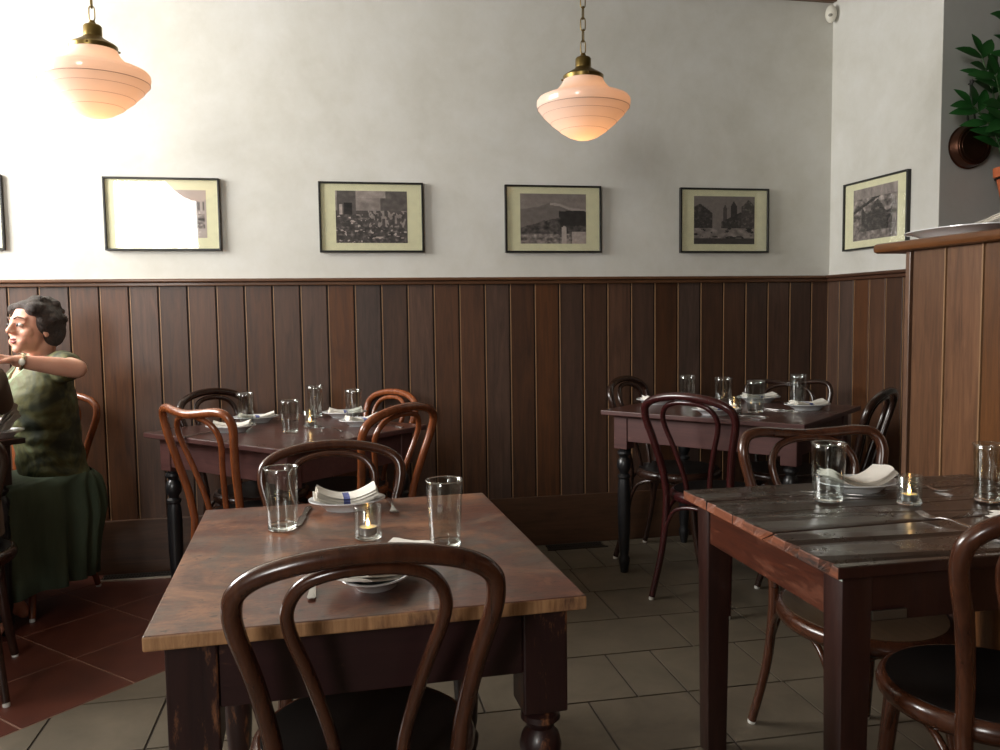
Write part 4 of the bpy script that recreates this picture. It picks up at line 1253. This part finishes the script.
# --- companion in taupe, almost wholly beyond the left edge
OP = (-1.335, 3.12, 0)
pm = thing('person', 'person in taupe knit top cut off by the left edge, only an arm showing', 'person', OP)
kp = rel(OP)
f = Vector((-.25, .97, 0)).normalized(); rr_ = Vector((f.y, -f.x, 0))
def W2(fx, rx, z): return Vector((OP[0], OP[1], 0))+f*fx+rr_*rx+Z3*z
bm = bmesh.new()
spec = [(.48, 0, .17, .13), (.58, 0, .17, .13), (.70, .015, .155, .115), (.82, .03, .165, .12), (.94, .04, .175, .12), (1.01, .035, .165, .10), (1.055, .03, .13, .075), (1.09, .03, .06, .055)]
loft(bm, [[kp(p) for p in oval(W2(a, 0, z), rx, ry, rr_, f)] for z, a, rx, ry in spec])
hc = W2(.06, -.06, 1.225); capsule(bm, kp(W2(.03, -.01, 1.05)), kp(hc-Z3*.06), .055, .052); hm = head(bm, kp(hc), f+Vector((.5, 0, 0)), Z3)
aR, eR, wR = W2(.03, .16, 1.035), W2(.25, .165, .945), W2(.42, -.02, .90)
aL, eL, wL = W2(.03, -.16, 1.03), W2(.20, -.22, .84), W2(.40, -.10, .825)
for a, e, w_, fl2 in ((aR, eR, wR, 1), (aL, eL, wL, -1)):
    capsule(bm, kp(a), kp(e), .046, .037); capsule(bm, kp(e), kp(w_), .037, .025); hand(bm, kp(w_), kp(w_+(w_-e)), (0, 0, -1), .3, fl2)
for s in (-1, 1):
    hp, kn, an = W2(.02, s*.09, .53), W2(.40, s*.10, .50), W2(.36, s*.10, .085)
    capsule(bm, kp(hp), kp(kn), .078, .055); capsule(bm, kp(kn), kp(an), .052, .034); capsule(bm, kp(an-Z3*.035), kp(an+f*.15-Z3*.06), .034, .022)
fuse('body', bm, M['skin'], pm, .006, 3)
head_parts(hm, pm, (0, 0, 0)); hairdo(hm, pm, (0, 0, 0), 1., 9)
bm = bmesh.new()
spec = [(.50, 0, .19, .15), (.58, 0, .188, .148), (.70, .015, .175, .135), (.82, .03, .185, .14), (.94, .04, .19, .138), (1.01, .035, .18, .116), (1.055, .03, .14, .09), (1.075, .03, .08, .07)]
loft(bm, [[kp(p) for p in oval(W2(a, 0, z), rx, ry, rr_, f)] for z, a, rx, ry in spec])
for a, e, w_ in ((aR, eR, wR), (aL, eL, wL)):
    capsule(bm, kp(a), kp(e), .064, .054); capsule(bm, kp(e), kp(e.lerp(w_, .8)), .054, .036)
fuse('knit_top', bm, M['knit'], pm, .008, 3)
bm = bmesh.new()
for s in (-1, 1):
    hp, kn, an = W2(.02, s*.09, .53), W2(.40, s*.10, .50), W2(.36, s*.10, .12)
    capsule(bm, kp(hp), kp(kn), .090, .068); capsule(bm, kp(kn), kp(an), .066, .055)
loft(bm, [[kp(p) for p in oval(W2(0, 0, z), .178, .14, rr_, f)] for z in (.465, .56)])
fuse('trousers', bm, M['trousers'], pm, .009, 3)

# ---------------------------------------------------------------- light
def area(name, loc, rot, sx, sy, e, col):
    ld = bpy.data.lights.new(name, 'AREA'); ld.shape = 'RECTANGLE'; ld.size = sx; ld.size_y = sy; ld.energy = e; ld.color = col
    o = bpy.data.objects.new(name, ld); COL.objects.link(o); o.location = loc; o.rotation_euler = rot; return o
area('daylight_left', (XL-.14, (WL[0]+WL[1])/2, (WL[2]+WL[3])/2), (0, R(-90), 0), WL[3]-WL[2], WL[1]-WL[0], 195., (1., .985, .95))
area('daylight_front', ((WF[0]+WF[1])/2, YF-.14, (WF[2]+WF[3])/2), (R(90), 0, 0), WF[1]-WF[0], WF[3]-WF[2], 85., (1., .985, .95))
w = bpy.data.worlds.new('world'); scn.world = w; w.use_nodes = True
w.node_tree.nodes['Background'].inputs[0].default_value = (.8, .9, 1, 1)
w.node_tree.nodes['Background'].inputs[1].default_value = .6
scn.view_settings.view_transform = 'Standard'
scn.view_settings.look = 'None'
scn.view_settings.gamma = 1
scn.view_settings.use_curve_mapping = False
scn.view_settings.exposure = 0.
